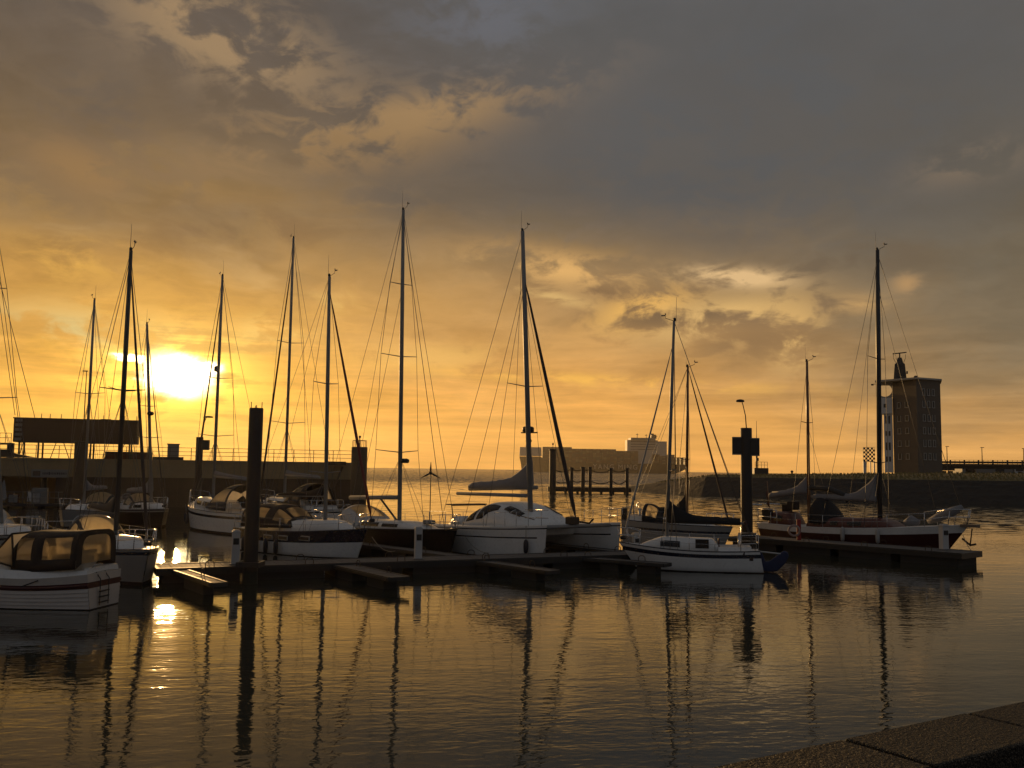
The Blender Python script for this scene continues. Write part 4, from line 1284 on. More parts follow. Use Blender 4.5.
# ------------------------------------------------------------ container ship far out
def ship():
    YS = 1700; k = YS / FPX
    c = P(602, 471, YS)
    root = thing('container_ship', 'huge loaded container ship passing on the horizon', 'ship', (c.x, YS, 0), 0.0)
    X = lambda px: (px - 602) * k
    z = lambda py: P(602, py, YS).z
    hullm = mat('ship_hull_paint', (.030, .024, .020), .6, var=.1, vscale=.02)
    n = 24; rows = []
    zb = 0
    x0, x1 = X(519.5), X(686)
    for i in range(n + 1):
        u = i / n; x = lerp(x0, x1, u)
        zt = z(457.5) if u < .15 else (z(463.2) if u < .9 else z(463.6))
        w_ = 20 * min(1, (u / .16) ** .6 if u < .16 else 1) * (1 - .25 * max(0, (u - .85) / .15))
        cut = 0 if u < .88 else ((u - .88) / .12) ** 1.6 * (z(464) - 2.5)
        rows.append([(x, -max(w_, .4), zt), (x + (3 if u < .02 else 0), -max(w_ * .93, .3), zt * .5 + cut * .5), (x + (5 if u < .02 else 0), -max(w_ * .82, .2), -3 + cut),
                     (x + (5 if u < .02 else 0), max(w_ * .82, .2), -3 + cut), (x + (3 if u < .02 else 0), max(w_ * .93, .3), zt * .5 + cut * .5), (x, max(w_, .4), zt)])
    m = MB(); m.loft(rows, smooth=False); h = m.build('hull', hullm, root)
    # forecastle, breakwater and foremast
    wm = mat('ship_white_paint', (.46, .42, .36), .6, var=.06, vscale=.05)
    m = MB(); m.box((X(530.5), -6, (z(456.5) + z(448.8)) / 2), (X(543) - X(521), 20, z(448.8) - z(457.5)), taper=.96); m.build('breakwater', wm, root)
    m = MB(); m.tube([(X(526), 0, z(449)), (X(526), 0, z(446.4))], .9, 5); m.build('foremast', wm, root)
    # container bays, each a block of coloured boxes
    cm = bpy.data.materials.new('container_stack_paint'); cm.use_nodes = True
    t = cm.node_tree; N = NT(t); b = t.nodes['Principled BSDF']; b.inputs['Roughness'].default_value = .7
    tc = N.node('ShaderNodeTexCoord'); sp = N.node('ShaderNodeSeparateXYZ'); t.links.new(tc.outputs['Object'], sp.inputs[0])
    wn = N.node('ShaderNodeTexWhiteNoise', noise_dimensions='3D')
    fx, fy, fz = (N.m('FLOOR', N.m('DIVIDE', q, d)) for q, d in zip(sp.outputs, (6.1, 2.5, 2.7)))
    t.links.new(N.xyz(fx, fy, fz), wn.inputs['Vector'])
    col = N.ramp(wn.outputs['Value'], [(0, (.075, .03, .02, 1)), (.25, (.10, .055, .03, 1)), (.42, (.045, .04, .04, 1)), (.58, (.11, .08, .05, 1)), (.74, (.06, .03, .025, 1)), (.9, (.13, .11, .08, 1))], 'CONSTANT')
    edge = N.m('MINIMUM', N.m('GREATER_THAN', N.m('FRACT', N.m('DIVIDE', sp.outputs[0], 6.1)), .06), N.m('GREATER_THAN', N.m('FRACT', N.m('DIVIDE', sp.outputs[2], 2.7)), .08))
    t.links.new(N.mix(edge, (.02, .02, .02, 1), col), b.inputs['Base Color'])
    rnd = random.Random(11)
    bays = []
    xs = X(542.5); nb = 9
    while xs < X(630): bays.append((xs, 447.6 + (xs - X(543)) / (X(630) - X(543)) * 3.2)); xs += 13.0
    xs = X(651)
    while xs < X(667): bays.append((xs, 452.5 + rnd.choice((0, 1.5, 3)))); xs += 13.0
    for i, (xx, pt) in enumerate(bays):
        zt = z(463) + round((z(pt) - z(463)) / 2.7) * 2.7 + 0
        m = MB()
        for r_ in range(14):                                # rows across the ship, uneven heights
            drop = rnd.choice((0, 0, 0, 0, 2.7)) if r_ else 0
            m.box((xx + 6.1, -18 + r_ * 2.6, (zt - drop + z(463.4)) / 2), (12.2, 2.5, zt - drop - z(463.4)))
        m.build('container_stack', cm, root)
    # accommodation block, funnel, bridge wings
    m = MB(); m.box((X(641), 0, (z(440) + z(463)) / 2), (X(662.5) - X(632.5), 30, z(440) - z(463.4)))
    m.box((X(641.5), 0, (z(437.6) + z(440)) / 2), (X(656.5) - X(632), 40, z(437.6) - z(440))); m.box((X(656), 0, z(450)), (X(666) - X(647), 24, z(444) - z(462.5)))
    acc = m.build('superstructure', wm, root)
    m = MB()
    for py in (441.5, 444, 446.5, 449): m.box((X(642), -15.2, z(py)), (X(660) - X(635), .6, 1.2))
    m.box((X(641.5), -20.2, z(438.7)), (X(655) - X(633), .6, 1.6)); m.build('window_band', DARKP, acc)
    m = MB(); m.box((X(653), 0, (z(434) + z(438)) / 2), (9, 12, z(434) - z(438)), taper=.85); m.box((X(652), 0, z(433.5)), (5, 6, 2)); m.build('funnel', DARKP, root)
    for px, pt in ((637, 433), (646, 433.8), (650, 432.2), (656, 434.5)):
        m = MB(); m.tube([(X(px), 0, z(438)), (X(px), 0, z(pt))], .6, 5); m.tube([(X(px) - 2.2, 0, z(pt + 1)), (X(px) + 2.2, 0, z(pt + 1))], .4, 4); m.build('radar_mast', DARKP, root)
    # lashing frames at the stern
    for i, px in enumerate((669, 673, 677, 681, 685)):
        m = MB(); m.box((X(px), 0, (z(456.5) + z(463.5)) / 2), (1.4, 36, z(456.5) - z(463.8))); m.build('lashing_post', hullm, root)
    m = MB()
    for py in (457, 460): m.box((X(677), -17.6, z(py)), (X(685.4) - X(668), .8, 1.2))
    m.build('lashing_rail', hullm, root)
    # name on the side
    cu = bpy.data.curves.new('lettering', 'FONT'); cu.body = 'YANG MING'; cu.size = 1.0; cu.extrude = .02; cu.space_character = 1.28
    tmp = bpy.data.objects.new('lettering_text', cu); COL.objects.link(tmp)
    bpy.context.view_layer.update()
    dg = bpy.context.evaluated_depsgraph_get(); me = bpy.data.meshes.new_from_object(tmp.evaluated_get(dg)); bpy.data.objects.remove(tmp); bpy.data.curves.remove(cu)
    xsn = [v.co.x for v in me.vertices]; ys = [v.co.y for v in me.vertices]
    wx = X(635.5) - X(592); hy = z(464.3) - z(469.2)
    sx = wx / (max(xsn) - min(xsn)); sy = hy / (max(ys) - min(ys))
    for v in me.vertices: v.co = Vector(((v.co.x - min(xsn)) * sx + X(592), -20.3 - v.co.z * 5, (v.co.y - min(ys)) * sy + z(469.2)))
    me.materials.append(wm)
    o = bpy.data.objects.new('lettering', me); COL.objects.link(o); o.parent = h
    # wake under the stern
    fo = MB(); rr = random.Random(2)
    fo.loft([[(x, -22 - w_, .05), (x, -14, .2 + zz), (x, 14, .2 + zz), (x, 22 + w_, .05)] for x, w_, zz in ((X(668), 0, .6), (X(675), 4, 2.0), (X(682), 7, 2.6), (X(686), 9, 2.0), (X(700), 14, .2))])
    wk = fo.build('wake', mat('foam', (.7, .68, .64), .8, var=.2, vscale=.1)); wk['kind'] = 'stuff'; wk['label'] = 'white wake foam behind the stern of the container ship'
ship()

# ------------------------------------------------------------ granite quay in the foreground
def quay():
    zq = 2.15
    a, b = W(704, 768, zq), W(1024, 700, zq)
    d = (b - a).normalized(); n = Vector((d.y, -d.x, 0))           # n points away from the water
    if n.y > 0: n = -n
    j1 = W(842, 711.5, zq); j2 = W(1024, 719.5, zq)
    i1, i2 = W(940, 764, zq), W(1024, 744.5, zq)
    wid = ((i1 + i2) / 2 - a).dot(n)
    g = bpy.data.materials.new('wet_granite'); g.use_nodes = True
    t = g.node_tree; N = NT(t); bb = t.nodes['Principled BSDF']
    tc = N.node('ShaderNodeTexCoord'); v = tc.outputs['Object']
    bb.inputs['Specular IOR Level'].default_value = .12
    n1 = N.noise(v, 1.3, 5, .6); n2 = N.noise(v, 60, 3, .6); n3 = N.noise(v, 150, 2, .6)
    bb.inputs['Roughness'].default_value = .45
    n4 = N.noise(v, 38, 2, .5)
    c = N.mix(N.smooth(n2, .40, .62), (.006, .0055, .005, 1), (.024, .021, .017, 1))
    c = N.mix(N.smooth(n3, .58, .64), c, (.30, .25, .18, 1))  # pale granite grains, brightened in colour to stand in for glints
    c = N.mix(N.mul(N.smooth(n1, .35, .7), .5), c, (.016, .014, .012, 1)); t.links.new(c, bb.inputs['Base Color'])
    t.links.new(N.rng(n3, .3, .7, .7, .35), bb.inputs['Roughness'])
    bn = N.node('ShaderNodeBump'); bn.inputs['Strength'].default_value = 1.0; bn.inputs['Distance'].default_value = 1.0
    t.links.new(N.add(N.mul(n2, .020), N.add(N.mul(n4, .03), N.mul(n1, .01))), bn.inputs['Height']); t.links.new(bn.outputs[0], bb.inputs['Normal'])
    # block joints lie along j1..j2 direction, spaced along the edge
    ang = math.atan2(d.y, d.x); rot = Matrix.Rotation(ang, 3, 'Z')
    s1 = (j1 - a).dot(d)
    sj = W(962, 710.8, zq); s2 = (W(960, 711.5, zq) - a).dot(d)
    e1 = W(842, 742, zq)
    step = abs((W(962, 711.8, zq) - W(842, 738.5, zq)).dot(d))
    s0 = (W(842, 738.5, zq) - a).dot(d)
    m = MB(); rnd = random.Random(9)
    for k in range(-6, 9):
        c0 = s0 + k * step
        o = a + d * (c0 + step / 2) + n * (wid / 2); o.z = zq - .225 + rnd.uniform(-.003, .003)
        m.box(o, (step - .028, wid, .45), rot)
    q = m.build('quay_coping', g, bevel=.018); struct(q)
    m = MB(); o = a + d * (s0 + step) + n * (wid / 2); o.z = -.1
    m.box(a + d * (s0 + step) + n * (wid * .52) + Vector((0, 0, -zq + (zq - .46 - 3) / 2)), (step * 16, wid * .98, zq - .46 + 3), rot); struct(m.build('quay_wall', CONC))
    gz = zq - .12
    m = MB(); cc = a + d * (s0 + step) + n * (wid + 20.02); cc.z = gz - .3
    m.box(cc, (120, 40, .6), rot); struct(m.build('pavement', mat('wet_asphalt', (.022, .020, .018), .6, var=.3, vscale=2, bump=.008, bscale=40)))
quay()

# ------------------------------------------------------------ the yachts, from the left
WHT = [GEL, ANTI, NAVY]
# E: cut by the left edge
r_, h = sailboat('white yacht cut off by the left edge with a pale rounded sprayhood', 4, 37, -47, 8.5, 2.9, .95, 1.2, .55, None, mats=[GREYSHADEHULL, ANTI, NAVY])  # white hull coloured grey: shade beside the pier is painted in
b, t = mast_to(r_, h, None, 37, (-14, 165), .075, ((.36, .8, .2), (.66, .6, .15)), )
standing_rig(r_, h, b, t, ((.36, .8, .2), (.66, .6, .15)))
stay(r_, local(r_, P(15, 415, 36.5)) , local(r_, P(-1, 300, 36.9)), .011); stay(r_, local(r_, P(35, 418, 36.5)), local(r_, P(0, 282, 36.9)), .011)
cabin(r_, h, -1.6, 2.2, .42, windows=((-1.2, -.2, .35, .8), (.1, .9, .35, .75)))
hood(r_, h, -2.5, -1.3, 1.0, 1.05, cloth=mat('pale_canvas', (.45, .44, .42), .7, var=.1), zoff=.05, win=((.25, .67, .1, .3), (.25, .67, .7, .9)))
coaming(r_, h, h.xs + .4, -1.6); rails(r_, h, h.xs + .9, h.xb - 1.2); pulpit(r_, h); pulpit(r_, h, 'pushpit', False)
spar(r_, (-.1, 0, h.z(0) + 1.35), (-3.3, 0, h.z(0) + 1.45))
boom_cover(r_, -.12, -3.2, h.z(0) + 1.42, h.z(0) + 1.5, .5, .14, CLOTHG)

# C: grey hull right behind the motor cruiser
r_, h = sailboat('grey hulled yacht moored right behind the canopied motor cruiser', 117.5, 32, -50, 8.2, 2.8, 1.0, 1.12, .61, None, bands=[(1, 0), (.95, 2), (.86, 0), (.6, 0), (.3, 0), (.1, 1), (-.05, 1), (-.3, 1), (-.45, 1)], mats=[GREYSHADEHULL, ANTI, NAVY])
SP = ((.52, .75, .1),)
b, t = mast_to(r_, h, None, 32, (131, 251), .085, SP, m=ALUD)
standing_rig(r_, h, b, t, SP, jib=SAILB, jib_r=.045, frac_fore=.97)
cabin(r_, h, -1.5, 1.8, .40, windows=((-1.2, -.1, .3, .75), (.2, 1.0, .3, .7)))
hood(r_, h, -2.4, -1.3, .95, .95, cloth=CLOTHD, zoff=.05, win=((.17, .83, .3, .7), (.25, .75, .1, .25), (.25, .75, .75, .9)))
coaming(r_, h, h.xs + .4, -1.5); rails(r_, h, h.xs + .9, h.xb - 1.1); pulpit(r_, h); pulpit(r_, h, 'pushpit', False)
spar(r_, (-.1, 0, h.z(0) + 1.15), (-3.1, 0, h.z(0) + 1.2)); boom_cover(r_, -.12, -3.0, h.z(0) + 1.22, h.z(0) + 1.27, .35, .13, CLOTHD)

# D: dark boat with a grey sail cover sweeping up to its mast
r_, h = sailboat('dark hulled yacht with grey sail cover sweeping up to its mast before the sun', 152, 59, -50, 8.6, 2.8, .95, 1.1, .74, None, mats=[BLACKH, ANTI, GREYSHADEHULL])
SP = ((.38, .75, .1), (.55, .5, .1))
b, t = mast_to(r_, h, None, 59, (147, 324), .10, SP)
standing_rig(r_, h, b, t, SP, jib=SAILB, jib_r=.03)
m = MB(); c = Vector(b).lerp(Vector(t), .50); m.lathe([(.12, 0), (.2, .06), (.2, .18), (.1, .24)], c + Vector((.2, 0, 0)), 12); m.build('radar_dome', DARKP, r_)
cabin(r_, h, -1.5, 1.8, .42, windows=((-1.1, -.1, .3, .75),))
hood(r_, h, -2.5, -1.3, .95, .95, cloth=CLOTHD, zoff=.05, win=((.17, .83, .3, .7), (.25, .75, .1, .25), (.25, .75, .75, .9)))
spar(r_, (-.1, 0, h.z(0) + 1.1), (-4.6, 0, h.z(0) + 1.0)); boom_cover(r_, -.12, -4.5, h.z(0) + 1.18, h.z(0) + 1.08, .75, .2, CLOTHG)
coaming(r_, h, h.xs + .4, -1.5); rails(r_, h, h.xs + .9, h.xb - 1.1); pulpit(r_, h, hgt=.7); pulpit(r_, h, 'pushpit', False)

# B: white bow under the long pier cabin
r_, h = sailboat('white yacht with bow to the left under the long pier cabin', 84, 58, 271, 7.4, 2.6, .80, 1.10, .60, None, bands=[(1, 0), (.93, 0), (.85, 0), (.6, 0), (.3, 0), (.1, 1), (-.05, 1), (-.3, 1), (-.45, 1)], mats=[GREYSHADEHULL, ANTI, NAVY])  # white hull too, its grey stands in for the pier's shadow
SP = ((.55, .9, .1),)
b, t = mast_to(r_, h, None, 58, (94.5, 300), .09, SP)
standing_rig(r_, h, b, t, SP, r=.014)
cabin(r_, h, -1.6, 1.8, .45, windows=((-1.2, -.2, .3, .75), (.1, .9, .3, .7)))
hood(r_, h, -2.8, -1.4, 1.05, 1.15, cloth=CLOTHD, zoff=.05, win=((.17, .83, .3, .7), (.25, .75, .1, .25), (.25, .75, .75, .9)))
spar(r_, (-.1, 0, h.z(0) + 1.3), (-3.3, 0, h.z(0) + 1.35)); boom_cover(r_, -.12, -3.2, h.z(0) + 1.36, h.z(0) + 1.42, .4, .15, CLOTHG)
coaming(r_, h, h.xs + .4, -1.6); rails(r_, h, h.xs + .9, h.xb - 1.1); pulpit(r_, h); pulpit(r_, h, 'pushpit', False)

# I: white motor sailer right of the sun reflection
r_, h = sailboat('white yacht with dark sprayhood right of the sun reflection, bow to the left', 213, 57, 131, 9.2, 3.2, 1.15, 1.5, .665, None, bands=[(1, 0), (.86, 2), (.74, 0), (.5, 0), (.3, 0), (.1, 1), (-.05, 1), (-.3, 1), (-.45, 1)])
SP = ((.30, 1.1, .1), (.55, .9, .1))
b, t = mast_to(r_, h, None, 57, (222.5, 276), .10, SP)
standing_rig(r_, h, b, t, SP, r=.014, jib=SAILB, jib_r=.05, frac_fore=.93)
m = MB(); c = Vector(b).lerp(Vector(t), .58); m.lathe([(.1, 0), (.18, .05), (.18, .3), (.08, .36)], c + Vector((.22, 0, 0)), 10); m.build('radar_reflector', GREYP, r_)
cabin(r_, h, -2.0, 2.0, .55, windows=((-1.6, -.5, .3, .75), (-.2, .7, .3, .7)))
hood(r_, h, -4.3, -1.2, 1.15, 1.45, cloth=CLOTHD, zoff=.1, win=((.33, .92, .1, .3), (.33, .92, .7, .9), (.08, .33, .25, .75)))
spar(r_, (-.1, 0, h.z(0) + 1.85), (-4.9, 0, h.z(0) + 1.7), .08); boom_cover(r_, -.12, -4.8, h.z(0) + 1.94, h.z(0) + 1.78, .1, .1, CLOTHG)
rails(r_, h, h.xs + .9, h.xb - 1.2); pulpit(r_, h, hgt=.7); pulpit(r_, h, 'pushpit', False)
ROOT_I, H_I = r_, h

# J: behind, with a long spar over a dark hood
r_, h = sailboat('white yacht with a dark hood under a long spar, behind the striped yacht', 284.5, 63, 130, 9.6, 3.2, 1.1, 1.45, .60, None)
SP = ((.30, 1.25, .1), (.60, .95, .1))
b, t = mast_to(r_, h, None, 63, (293.5, 238), .10, SP)
standing_rig(r_, h, b, t, SP, r=.015, jib=SAILB, jib_r=.06, frac_fore=.94)
cabin(r_, h, -2.0, 2.2, .5, windows=((-1.5, -.4, .3, .75), (0, .9, .3, .7)))
hood(r_, h, -4.6, -1.5, 1.25, 1.55, cloth=CLOTHN, zoff=.1, win=((.58, .83, .1, .3), (.58, .83, .7, .9), (.17, .42, .1, .25)))
spar(r_, (-.1, 0, h.z(0) + 2.0), (-4.6, 0, h.z(0) + 1.9), .09); boom_cover(r_, -.12, -4.5, h.z(0) + 2.1, h.z(0) + 1.98, .1, .1, CLOTHG)
rails(r_, h, h.xs + .9, h.xb - 1.2); pulpit(r_, h, hgt=.7); pulpit(r_, h, 'pushpit', False); coaming(r_, h, h.xs + .4, -2.2)

# K: white hull, navy stripe, cockpit tent
r_, h = sailboat('white yacht with broad dark stripe and brown cockpit tent beside the tarred pile', 326, 41, -38, 7.6, 2.6, .95, 1.22, .66, None,
                 bands=[(1, 2), (.9, 2), (.72, 2), (.56, 0), (.4, 0), (.2, 0), (.03, 1), (-.3, 1), (-.45, 1)], stern=.8, rake=.6)
SP = ((.22, .9, .1), (.57, .7, .1))
b, t = mast_to(r_, h, None, 41, (329.5, 276.5), .085, SP)
standing_rig(r_, h, b, t, SP, jib=SAILR, jib_r=.055, frac_fore=.95, jib_foot=local(r_, P(372, 522, 39.4)))
cabin(r_, h, -1.9, 1.7, .48, windows=(), wfrac=.62)
hood(r_, h, -2.9, -1.2, 1.0, 1.0, cloth=CLOTHN, zoff=.15, win=((.17, .67, .1, .3), (.17, .67, .7, .9), (.17, .5, .35, .65)))
hood(r_, h, -4.5, -2.75, 1.02, 1.02, name='cockpit_tent', cloth=CLOTHN, zoff=.12, win=((.08, .42, .1, .3), (.58, .92, .1, .3), (.08, .42, .7, .9), (.58, .92, .7, .9)), profile=lambda u: 1 - .08 * (2 * u - 1) ** 2, power=3.0, close_aft=True)
wf = mat('pale_window_frame')
for x in (-2.2, -1.2, -.1):
    for s_ in (1, -1):
        y = h.b(x) * .985; zc = h.z(x) * .75
        m = MB(); m.box((x, s_ * y, zc), (.62 if x != -.1 else .95, .03, .2)); w_ = m.build('window_frame', wf, r_, bevel=.02)
        m = MB(); m.box((x, s_ * (y + .012), zc), (.54 if x != -.1 else .85, .03, .13)); m.build('window', NAVY, w_)
spar(r_, (-.1, 0, h.z(0) + 1.5), (-3.3, 0, h.z(0) + 1.4), .06); boom_cover(r_, -.12, -3.2, h.z(0) + 1.56, h.z(0) + 1.46, .2, .11, CLOTHN)
rails(r_, h, h.xs + .6, h.xb - 1.1); pulpit(r_, h); pulpit(r_, h, 'pushpit', False)
for x, lab in ((-3.9, 'small dark fender under the cockpit tent, next to the tarred pile'), (-2.9, 'dark fender hanging below the tent on the striped yacht'), (-2.2, 'dark fender hanging below the sprayhood of the striped yacht'), (-1.5, 'rightmost dark fender hanging on the striped yacht')):
    f = thing('fender', lab, 'fender', (0, 0, 0), 0, 'fenders on the striped yacht')
    p = Vector(r_.location) + Matrix.Rotation(r_.rotation_euler.z, 3, 'Z') @ Vector((x, -(h.b(x) + .10), .36)); f.location = p
    m = MB(); m.lathe([(.03, -.34), (.09, -.28), (.105, -.1), (.105, .12), (.08, .24), (.03, .3)], n=10); m.build('body', FENDB, f)
    m = MB(); m.tube([(0, 0, .28), (.0, 0.06, h.z(x) - .36)], .012, 4); m.build('lanyard', ROPE, f)

# M: black hull behind the striped yacht
r_, h = sailboat('black hulled yacht with white deck and the tallest central mast', 400, 43.5, -50, 10.4, 3.2, 1.02, 1.2, .58, None, bands=[(1, 0), (.95, 0), (.85, 0), (.6, 0), (.3, 0), (.1, 1), (-.05, 1), (-.3, 1), (-.45, 1)], mats=[BLACKH, ANTI, BLACKH])
SP = ((.23, 1.15, .25), (.53, .98, .2), (.76, .6, .12))
b, t = mast_to(r_, h, None, 43.5, (403.3, 210), .10, SP)
standing_rig(r_, h, b, t, SP, r=.012)
stay(r_, (h.xb - .9, 0, h.z(h.xb)), Vector(b).lerp(Vector(t), .98), .016)
stay(r_, (-1.8, 1.3, h.z(-1.8)), Vector(b).lerp(Vector(t), .75), .010); stay(r_, (-1.8, -1.3, h.z(-1.8)), Vector(b).lerp(Vector(t), .75), .010)
m = MB(); zz = local(r_, P(403, 462, 43.5)); m.tube([(0, 0, zz.z), (.22, 0, zz.z)], .03, 5); m.lathe([(.15, -.05), (.2, 0), (.2, .1), (.1, .16)], (.32, 0, zz.z), 12); m.build('radar_dome', DARKP, r_)
cabin(r_, h, -2.2, 2.6, .36, windows=((-1.8, -.4, .3, .75), (-.1, 1.0, .3, .7)), front=1.6)
hood(r_, h, -3.5, -2.0, 1.2, .95, cloth=mat('pale_canvas'), zoff=.02, win=((.17, .83, .3, .7),))
spar(r_, (-.12, 0, local(r_, P(400, 497.5, 43.5)).z), (-4.4, 0, local(r_, P(345, 498.5, 45.5)).z), .10)
m = MB(); m.tube([(-.1, 0, h.z(0) + .25), (-1.7, 0, local(r_, P(400, 499, 43.5)).z)], .05, 6); m.build('vang', ALUD, r_)
coaming(r_, h, h.xs + .4, -2.2); rails(r_, h, h.xs + .9, h.xb - 1.3); pulpit(r_, h); pulpit(r_, h, 'pushpit', False)
m = MB(); m.box((1.9, .3, h.z(1.9) + .30), (.5, .4, .18)); m.build('deck_gear', GREYP, r_, bevel=.06)

# F: small white sailboat in front on the right
r_, h = sailboat('small white sailboat with black sail cover and blue rudder cover, foremost on the right', 666.5, 37.3, 169, 5.3, 2.0, .80, .96, .655, None,
                 bands=[(1, 0), (.88, 2), (.78, 2), (.70, 0), (.5, 0), (.25, 0), (.05, 1), (-.3, 1), (-.45, 1)], stern=.72, reverse=-.14, rake=.75, dip=.08)
SP = ((.33, .62, .25),)
b, t = mast_to(r_, h, None, 37.3, (674, 321), .07, SP)
standing_rig(r_, h, b, t, SP, jib=SAILW, jib_r=.035, frac_fore=.90)
stay(r_, t, (h.xs + .1, .2, h.z(h.xs)), .010)
cabin(r_, h, -1.95, 1.1, .46, windows=((-.52, .22, .25, .74),), wfrac=.66, front=1.0, win_mat=TINTED)
m = MB(); m.box((-1.98, .0, h.z(-2) + .22), (.05, .58, .5)); m.build('companionway', MAROON, r_)
m = MB(); m.box((-1.35, h.b(-1.3) * .66 - .0, h.z(-1.3) + .28), (.5, .06, .34)); m.build('instrument_pod', CLOTHN, r_, bevel=.02)
zb_ = h.z(0) + 1.02
spar(r_, (-.06, 0, zb_), (-2.95, 0, zb_ - .02), .05); boom_cover(r_, -.02, -2.8, zb_ + .05, zb_ + .03, .62, .16, CLOTHB, tail=.85, lumpy=.03)
m = MB(); m.tube([(-2.95, 0, zb_ - .02), (-3.05, 0, zb_ + .02)], .08, 8); m.build('boom_end', MAROON, r_)
coaming(r_, h, h.xs + .3, -1.95, .2); rails(r_, h, h.xs + .7, h.xb - .8, .55, 1.0); pulpit(r_, h, hgt=.58, depth=.8); pulpit(r_, h, 'pushpit', False, depth=.7)
# lifted rudder in its blue cover, tiller outboard bracket
m = MB()
m.prism([(.02, .72), (-.02, -.02), (-.25, -.06), (-.62, -.02), (-.92, .28), (-1.06, .55), (-1.02, .72), (-.86, .76), (-.62, .58), (-.38, .38), (-.2, .32), (-.08, .66)], .17, (h.xs - .04, .05, .06)); m.build('rudder_cover', CLOTHBL, r_, bevel=.05)
m = MB(); m.tube([(h.xs + .1, .1, .78), (h.xs - .85, .1, .70)], .03, 6); m.build('tiller', PEDW, r_)
m = MB(); m.box((h.xs + .32, h.b(h.xs + .3) * .985, .55), (.14, .02, .17)); m.box((h.xs + .62, h.b(h.xs + .6) * .985, .73), (.12, .02, .1)); m.build('hull_badge', NAVY, r_)

# G: grey hull behind F
r_, h = sailboat('pale grey yacht with black hood and slim dark mast behind the small white sailboat', 686.5, 46.5, -25, 5.3, 2.1, 1.35, 1.15, .58, None, bands=[(1, 0), (.95, 0), (.80, 2), (.72, 0), (.3, 0), (.1, 1), (-.05, 1), (-.3, 1), (-.45, 1)], mats=[GREYSHADEHULL, ANTI, NAVY], reverse=.05)
SP = ((.40, .95, .1),)
b, t = mast_to(r_, h, None, 46.5, (687.8, 367), .075, SP, m=WOODM)
standing_rig(r_, h, b, t, SP, jib=SAILB, jib_r=.045)
cabin(r_, h, -1.5, 1.4, .30, windows=((-1.2, -.2, .3, .75),))
hood(r_, h, -2.0, -.95, .85, .85, cloth=CLOTHB, zoff=.02, win=((.33, .83, .1, .4), (.33, .83, .6, .9)))
zb_ = local(r_, P(686, 512, 46.5)).z
spar(r_, (-.06, 0, zb_), (-1.75, 0, zb_ + .03), .05); boom_cover(r_, -.02, -1.7, zb_ + .05, zb_ + .06, .62, .17, CLOTHB, lumpy=.03)
coaming(r_, h, h.xs + .3, -1.6); rails(r_, h, h.xs + .7, h.xb - 1.0); pulpit(r_, h); pulpit(r_, h, 'pushpit', False)
m = MB(); m.tube([(h.xs + .3, .3, h.z(h.xs)), (h.xs + .3, .3, h.z(h.xs) + 1.0)], .022, 5); m.ball((h.xs + .3, .3, h.z(h.xs) + 1.05), (.10, .10, .13), 7); m.build('stern_lantern', DARKP, r_)
m = MB(); m.box((h.xs + .08, -.5, h.z(h.xs) + .3), (.25, .35, .55)); m.build('outboard_motor', DARKP, r_, bevel=.05)

# H: the ketch along the right pontoon
r_, h = sailboat('long oxblood ketch with two masts and white bulwark lying along the right pontoon', 879.5, 46.6, -46, 10.4, 3.1, 1.12, 1.50, .60, None,
                 bands=[(1, 2), (.965, 2), (.76, 0), (.6, 0), (.4, 0), (.2, 0), (.05, 1), (-.3, 1), (-.45, 1)], mats=[OXBLOOD, ANTI, GEL], stern=.6, rake=1.3, reverse=.3, full=2.0, dip=.12, group='yachts moored along the pontoons')
SP = ((.225, 1.15, .1), (.60, .95, .1))
b, t = mast_to(r_, h, None, 46.6, (877.5, 250), .125, SP, m=ALUD)
standing_rig(r_, h, b, t, SP, r=.013, back=False, frac_fore=.985)
stay(r_, (h.xb - 1.3, 0, h.z(h.xb - 1.3)), Vector(b).lerp(Vector(t), .86), .012)
mx = -3.75
yM = (Vector(r_.location) + Matrix.Rotation(r_.rotation_euler.z, 3, 'Z') @ Vector((mx, 0, 0))).y
b2 = Vector((mx, 0, h.z(mx) + .05)); t2 = local(r_, P(808, 361.5, yM)); t2 = Vector((mx + (t2.x - mx) * .2, 0, t2.z))
SP2 = ((.62, .6, .05),)
mast(r_, b2, t2, .085, SP2, WOODM, name='mizzen_mast')
for s_ in (1, -1):
    c = (mx - .3, s_ * (h.b(mx) - .08), h.z(mx)); tip = b2.lerp(t2, .62) + Vector((-.05, s_ * .6, .05))
    stay(r_, c, tip, .011, name='shroud'); stay(r_, tip, b2.lerp(t2, .97), .011, name='shroud'); stay(r_, (mx + .7, s_ * h.b(mx) * .9, h.z(mx)), b2.lerp(t2, .6), .010)
    stay(r_, (-2.4, s_ * h.b(-2.4) * .9, h.z(-2.4)), Vector(b).lerp(Vector(t), .97), .011)
cabin(r_, h, -3.4, 1.1, .50, mats=[REDBAND], windows=((-3.0, -2.6, .3, .7), (-2.1, -1.7, .3, .7), (-1.2, -.5, .3, .7)), wfrac=.66, front=.8)
cabin(r_, h, h.xs + .5, -4.3, .65, mats=[REDBAND], windows=((-5.4, -4.9, .3, .75),), wfrac=.6, front=.3, name='aft_cabin')
hood(r_, h, -3.2, -2.1, 1.05, 1.25, name='dodger', cloth=CLOTHB, zoff=.2, win=())
zb_ = h.z(0) + 1.3
spar(r_, (-.1, 0, zb_), (-3.6, 0, zb_ + .1), .08); boom_cover(r_, -.12, -3.5, zb_ + .08, zb_ + .12, .95, .2, CLOTHG)
zb_ = h.z(mx) + 1.75
spar(r_, (mx - .06, 0, zb_), (mx - 2.1, 0, zb_ - .1), .06); boom_cover(r_, mx - .05, mx - 2.3, zb_ + .05, zb_ - .25, .55, .19, CLOTHG)
